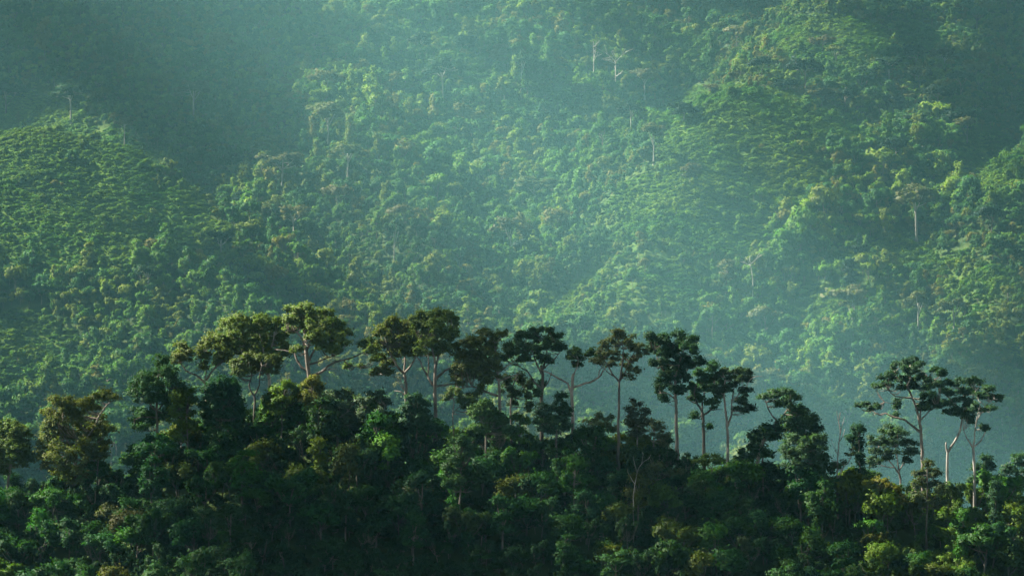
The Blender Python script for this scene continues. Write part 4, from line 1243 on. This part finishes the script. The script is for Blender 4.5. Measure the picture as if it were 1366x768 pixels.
def cover(sp, seed, scrub, beyond=False):
    """positions, sizes and leaf colours over the mountain: forest, or the low scrub of the cleared spurs"""
    r = np.random.default_rng(seed)
    gx, gy = np.meshgrid(np.arange(-620, 620, sp), np.arange(640 if beyond else 1800, 3150 if beyond else 2950, sp))
    x = gx.ravel() + r.normal(0, sp * .3, gx.size)
    y = gy.ravel() + r.normal(0, sp * .3, gx.size)
    inside = (abs(x) < .122 * y + 12) & (y > 1800) & (y < 2950)
    keep = (~inside & (abs(x) < .19 * y + 60)) if beyond else inside
    x, y = x[keep] * K, y[keep] * K
    z = terrain(x, y)
    gs = grassy(x, y, z)
    gn = np.clip(gs * 1.15 + .7 * fbm(x / 27, y / 27, 3) * (gs > .05), 0, 1)
    isg = gn > .42
    sel = (isg if scrub else ~isg) | ((r.random(len(x)) < .012) & (gs > .05) & (not scrub))
    x, y, z, gs = x[sel], y[sel], z[sel], gs[sel]
    n = len(x)
    big = fbm(x / 100 + 5, y / 100, 3)
    if scrub:
        s = np.clip(np.exp(r.normal(-.95, .38, n)), .16, 1.1)
        bush = r.random(n) < np.clip(.10 + .5 * fbm(x / 35 + 70, y / 35, 3), 0, 1)
        s = np.where(bush, s * r.uniform(1.0, 1.7, n), s)
        idx = r.integers(7, 9, n)
        a = np.array([(.066, .150, .018)]) * r.uniform(.7, 1.25, (n, 1))
        b = np.array([(.140, .195, .020)]) * r.uniform(.75, 1.2, (n, 1))
        m = np.clip(.5 + 1.8 * fbm(x / 40 + 50, y / 40, 3), 0, 1)[:, None]
        tint = (a * (1 - m) + b * m) * np.where(bush, .72, 1.0)[:, None]
    else:
        s = np.clip(np.exp(r.normal(-.46, .36, n)), .30, 1.6) * (1 + .9 * big)
        s = np.where(r.random(n) < .04, s * 1.6, s)
        s = np.where(gs > .25, s * .7, s) * (1.75 if beyond else 1)
        idx = r.choice(7, n, p=[.19, .19, .18, .11, .11, .10, .12])
        species = fbm(x / 60 + 90, y / 60, 3)                       # kinds of tree stand in groups
        q = np.where(r.random(n) < .55, np.clip((species + .28) / .56 * len(pal), 0, len(pal) - 1).astype(int), r.choice(len(pal), n, p=[.28, .22, .22, .08, .12, .04, .04]))
        tint = pal[q] * r.uniform(.82, 1.2, (n, 1)) * (1 + .7 * big[:, None])
    tint = np.concatenate([np.clip(tint, .005, .4), np.ones((n, 1))], 1)
    s = s * K
    return (np.stack([x, y, z - .3], -1), np.stack([r.normal(0, .06, n), r.normal(0, .06, n), r.uniform(0, 6.28, n)], -1),
            np.stack([s, s, s * r.uniform(.85, 1.35, n) * (np.where(bush, .95, .62) if scrub else 1)], -1), idx, tint)


scatter("forest_cover", *cover(3.0, 21, False), BG)
scatter("outlying_forest", *cover(5.6, 23, False, True), BG)
scatter("hill_scrub", *cover(1.3, 22, True), BG)

# ------------------------------------------------------------------ single trees standing out on the mountain
MT = {}
for kind, n in (('emergent', 4), ('umbrella', 3), ('round', 3), ('spire', 1), ('tall', 2)):
    for i in range(n):
        MT[(kind, i)] = proto(kind, kind, 900 + 13 * i + len(kind), leaf=.40, n_each=95, mats=(M_LEAF, M_BARKP if kind == 'emergent' else M_BARK))
MTN = {'emergent': 4, 'umbrella': 3, 'round': 3, 'spire': 1, 'tall': 2}
MTH = {'emergent': (11.6, 6.6), 'umbrella': (7.2, 7.2), 'round': (6.6, 6.0), 'spire': (7.6, 2.6), 'tall': (8.6, 4.6)}
cBROWN, cOLIVE, cDK, cMID, cPALE, cYG, cRED = (.074, .076, .037), (.085, .088, .034), (.013, .032, .021), (.026, .056, .026), (.120, .125, .060), (.110, .150, .030), (.130, .080, .045)
# u of the trunk, top row, foot row, crown width, kind, colour, label
MOUNTAIN = [
    (258, 108, 169, 40, 'emergent', cBROWN, "brownish tree with a slanting pale trunk in the dark upper left forest"),
    (436, 97, 138, 38, 'umbrella', cOLIVE, "pale flat-topped tree high on the left flank"),
    (166, 156, 197, 20, 'emergent', cPALE, "small pale-crowned tree on a thin pale trunk behind the left grassy hill"),
    (95, 112, 170, 40, 'emergent', cMID, "two-tiered tree rising behind the top of the left grassy hill"),
    (8, 116, 160, 48, 'umbrella', cMID, "wide green tree above the grassy hill, cut by the left edge"),
    (438, 137, 205, 52, 'emergent', cOLIVE, "wide olive tree below the pale flat-topped tree on the left flank"),
    (464, 192, 248, 40, 'emergent', cOLIVE, "olive tree with a pale stem on the central left spur"),
    (376, 204, 264, 48, 'emergent', cBROWN, "brownish thin-crowned tree right of the grassy hill's shoulder"),
    (285, 162, 176, 24, 'round', cRED, "reddish bush-like tree in the dark upper left forest"),
    (591, 76, 155, 40, 'emergent', cMID, "tall tree with a dense round head and straight stem, upper centre left"),
    (561, 45, 90, 30, 'emergent', cDK, "dark tree with a visible stem near the top, left of centre"),
    (860, 92, 138, 32, 'emergent', cBROWN, "brown-crowned tree on a dark stem right of the bare white tree"),
    (842, 138, 182, 32, 'emergent', cDK, "dark tree with a slanting pale stem on the central saddle"),
    (872, 166, 222, 28, 'emergent', cOLIVE, "olive tree with a slim pale stem at the edge of the bright slope"),
    (695, 72, 126, 26, 'emergent', cMID, "slim-stemmed tree in the middle of the misty ravine"),
    (619, 46, 82, 26, 'round', cMID, "stacked round treetop near the top centre"),
    (774, 113, 146, 27, 'umbrella', cPALE, "pale feathery tree below the bare white tree"),
    (665, 62, 96, 24, 'tall', cPALE, "pale narrow treetop in the upper centre mist"),
    (1016, 78, 118, 28, 'umbrella', cDK, "dark parasol-shaped tree on top of the right grassy knoll"),
    (1074, 80, 131, 38, 'umbrella', cDK, "larger dark parasol tree right of the grassy knoll's top"),
    (983, 38, 72, 38, 'umbrella', cPALE, "pale flat-topped tree high above the grassy knoll"),
    (1097, 50, 84, 32, 'umbrella', cBROWN, "brownish flat tree on the bright upper right slope"),
    (1115, 62, 100, 26, 'emergent', cYG, "yellow-green tree with a thin stem on the bright upper right slope"),
    (1218, 62, 112, 40, 'umbrella', cDK, "dark broad tree at the upper left end of the right tree belt"),
    (1259, 65, 112, 28, 'emergent', cOLIVE, "olive upright tree in the right tree belt"),
    (1227, 90, 130, 34, 'umbrella', cOLIVE, "flat olive tree below the dark broad tree on the right"),
    (1301, 88, 120, 32, 'umbrella', cOLIVE, "flat olive tree at the right end of the tree belt"),
    (1282, 98, 140, 32, 'umbrella', cMID, "tiered green tree in the right tree belt"),
    (1252, 116, 165, 38, 'umbrella', cDK, "dark wide tree in the middle of the right tree belt"),
    (1276, 142, 185, 38, 'round', cDK, "dark rounded tree low in the right tree belt"),
    (1186, 76, 116, 26, 'emergent', cMID, "green tree left of the dark broad tree, upper right"),
    (1157, 90, 122, 28, 'emergent', cMID, "small tree with a thin stem left of the right tree belt"),
    (1129, 121, 152, 28, 'umbrella', cDK, "small dark parasol tree below the bright upper right slope"),
    (1097, 118, 144, 38, 'round', cBROWN, "grey-brown rounded tree behind the grassy knoll's right shoulder"),
    (1190, 126, 152, 28, 'round', cDK, "dark round tree left of the right tree belt"),
    (1232, 152, 198, 42, 'emergent', cMID, "wide-headed tree with a slim stem under the right tree belt"),
    (1195, 188, 232, 36, 'umbrella', cDK, "dark flat tree above the shaded hollow on the right"),
    (1290, 158, 196, 32, 'umbrella', cOLIVE, "olive flat tree above the bright right edge slope"),
    (1049, 104, 128, 26, 'round', cDK, "dark bushy tree between the two parasol trees"),
    (912, 136, 168, 40, 'round', cDK, "dark clump-headed tree left of the grassy knoll"),
    (953, 112, 132, 24, 'round', cOLIVE, "small olive tree on the left shoulder of the grassy knoll"),
    (1223, 250, 328, 50, 'emergent', cOLIVE, "big pale-stemmed tree standing alone over the right slope"),
    (1139, 384, 470, 52, 'emergent', cPALE, "large sunlit pale-crowned tree low on the right slope"),
    (1225, 388, 458, 34, 'emergent', cOLIVE, "olive tree right of the large sunlit pale-crowned tree"),
    (1273, 400, 448, 38, 'emergent', cBROWN, "reddish brown tree low on the right slope"),
    (1019, 412, 462, 36, 'umbrella', cPALE, "pale tan tree above the bare-limbed ridge trees"),
    (969, 350, 396, 24, 'tall', cBROWN, "small brownish tree on the lower bright slope"),
    (1134, 348, 386, 15, 'spire', cDK, "dark cone-shaped tree on the right slope"),
    (1150, 326, 352, 26, 'round', cDK, "dark round tree above the cone-shaped tree"),
    (1322, 276, 322, 40, 'umbrella', cDK, "dark flat tree on the slope near the right edge"),
    (921, 220, 252, 20, 'tall', cBROWN, "dark brownish upright tree on the bright central slope"),
    (681, 290, 358, 42, 'emergent', cBROWN, "dark brown-headed tree with a slanting pale stem at the picture centre"),
    (526, 296, 366, 24, 'emergent', cMID, "slim tree with a long white stem left of centre"),
    (538, 275, 312, 38, 'umbrella', cBROWN, "brown broad-headed tree left of centre"),
    (698, 314, 348, 27, 'round', cDK, "dark round tree beside the slanting pale stem"),
    (593, 283, 330, 26, 'tall', cYG, "fresh light-green tree left of the brown-headed centre tree"),
    (714, 238, 284, 50, 'emergent', cOLIVE, "wide olive tree above the picture centre"),
    (721, 392, 440, 30, 'tall', cYG, "yellow-green feathery tree above the dark umbrella ridge tree"),
    (760, 420, 456, 34, 'tall', cYG, "second yellow-green tree just above the snapped ridge trunk"),
    (392, 274, 338, 32, 'emergent', cOLIVE, "olive tree with a pale stem right of the left hill's foot"),
    (360, 266, 310, 26, 'round', cOLIVE, "olive rounded tree beside the left hill's foot"),
    (295, 308, 364, 28, 'emergent', cMID, "tree with a pale stem on the lower left spur"),
    (198, 354, 397, 28, 'emergent', cMID, "tree with a thin pale stem on the shaded lower left slope"),
    (320, 259, 290, 22, 'tall', cDK, "dark pointed tree on the left hill's descending edge"),
    (330, 292, 322, 28, 'round', cYG, "yellow-green tree on the left hill's descending edge"),
    (450, 250, 296, 34, 'umbrella', cOLIVE, "olive flat tree below the central left spur"),
    (940, 478, 520, 38, 'umbrella', cPALE, "pale domed tree seen just above the many-armed dark ridge tree"),
    (1020, 497, 540, 44, 'umbrella', cPALE, "pale domed tree seen between the twin-stemmed and leaning ridge trees"),
    (1010, 578, 620, 26, 'round', cPALE, "pale round treetop low between twin-stemmed and leaning trunks"),
    (915, 562, 620, 36, 'tall', cYG, "sunlit yellow-green tree seen right of the almost black tree's trunk"),
    (990, 590, 640, 34, 'round', cYG, "sunlit round tree seen right of the twin-stemmed tree's foot"),
]
r = np.random.default_rng(5)
for (u, vt, vb, wd, kind, col, lab) in MOUNTAIN:
    p = hit(u, vb - 2)
    m_px = p[1] / F
    H, Wd = MTH[kind]
    plant(MT[(kind, int(r.integers(MTN[kind])))], "mountain_tree", p - np.array([0, 0, .5]), (wd * m_px / Wd * 1.3, (vb - vt) * m_px / H), r.uniform(0, 6.28),
          tuple(a * r.uniform(.9, 1.1) for a in col), lab, "tree", "single trees standing out of the mountain forest")


# bare dead trees on the mountain
def dead_mountain_tree(u, vt, vb, lab, seed, branches, rad):
    g = np.random.default_rng(seed)
    p = hit(u, vb)
    s = p[1] / F
    h = (vb - vt) * s
    root = empty("dead_tree", p)
    tag(root, lab, "dead tree", "bare dead trees on the mountain")
    a = Acc()
    tp = resample([(0, 0, -.6), (g.normal(0, .3), 0, h * .5), (g.normal(0, .6), 0, h)], 1.0)
    rad *= K
    tube(a, tp, rad, rad * .3, 6, g)
    build("trunk", np.concatenate(a.v), a.faces(), M_DEAD, root, smooth=True)
    for k in range(branches):
        t = g.uniform(.5, .92)
        q = tp[int(t * (len(tp) - 1))]
        an = g.uniform(0, 6.28)
        ln = h * g.uniform(.16, .34)
        d = np.array([math.cos(an), math.sin(an), g.uniform(.3, .9)])
        a = Acc()
        e = q + d * ln
        tube(a, resample([q, q + d * ln * .5 + np.array([0, 0, -.3]), e], .8), rad * .45, rad * .15, 5, g)
        for j in range(3):
            d2 = d + g.normal(0, .6, 3)
            st = q + d * ln * g.uniform(.4, .9)
            tube(a, resample([st, st + d2 * ln * .45], .8), rad * .22, rad * .1, 4, g)
        build("branch", np.concatenate(a.v), a.faces(), M_DEAD, root, smooth=True)


M_DEAD = bark_mat("dead_wood", (.22, .20, .17), (.40, .37, .32))
dead_mountain_tree(821, 74, 134, "bare white tree with spreading twigs in the upper centre ravine", 1, 9, .42)
dead_mountain_tree(792, 56, 114, "thin bare white stem left of the spreading white tree", 2, 3, .36)
dead_mountain_tree(1003, 345, 406, "slim dead grey stem on the lower bright slope", 3, 3, .34)
dead_mountain_tree(1080, -8, 12, "white dead stem at the top edge above the right slope", 4, 2, .34)
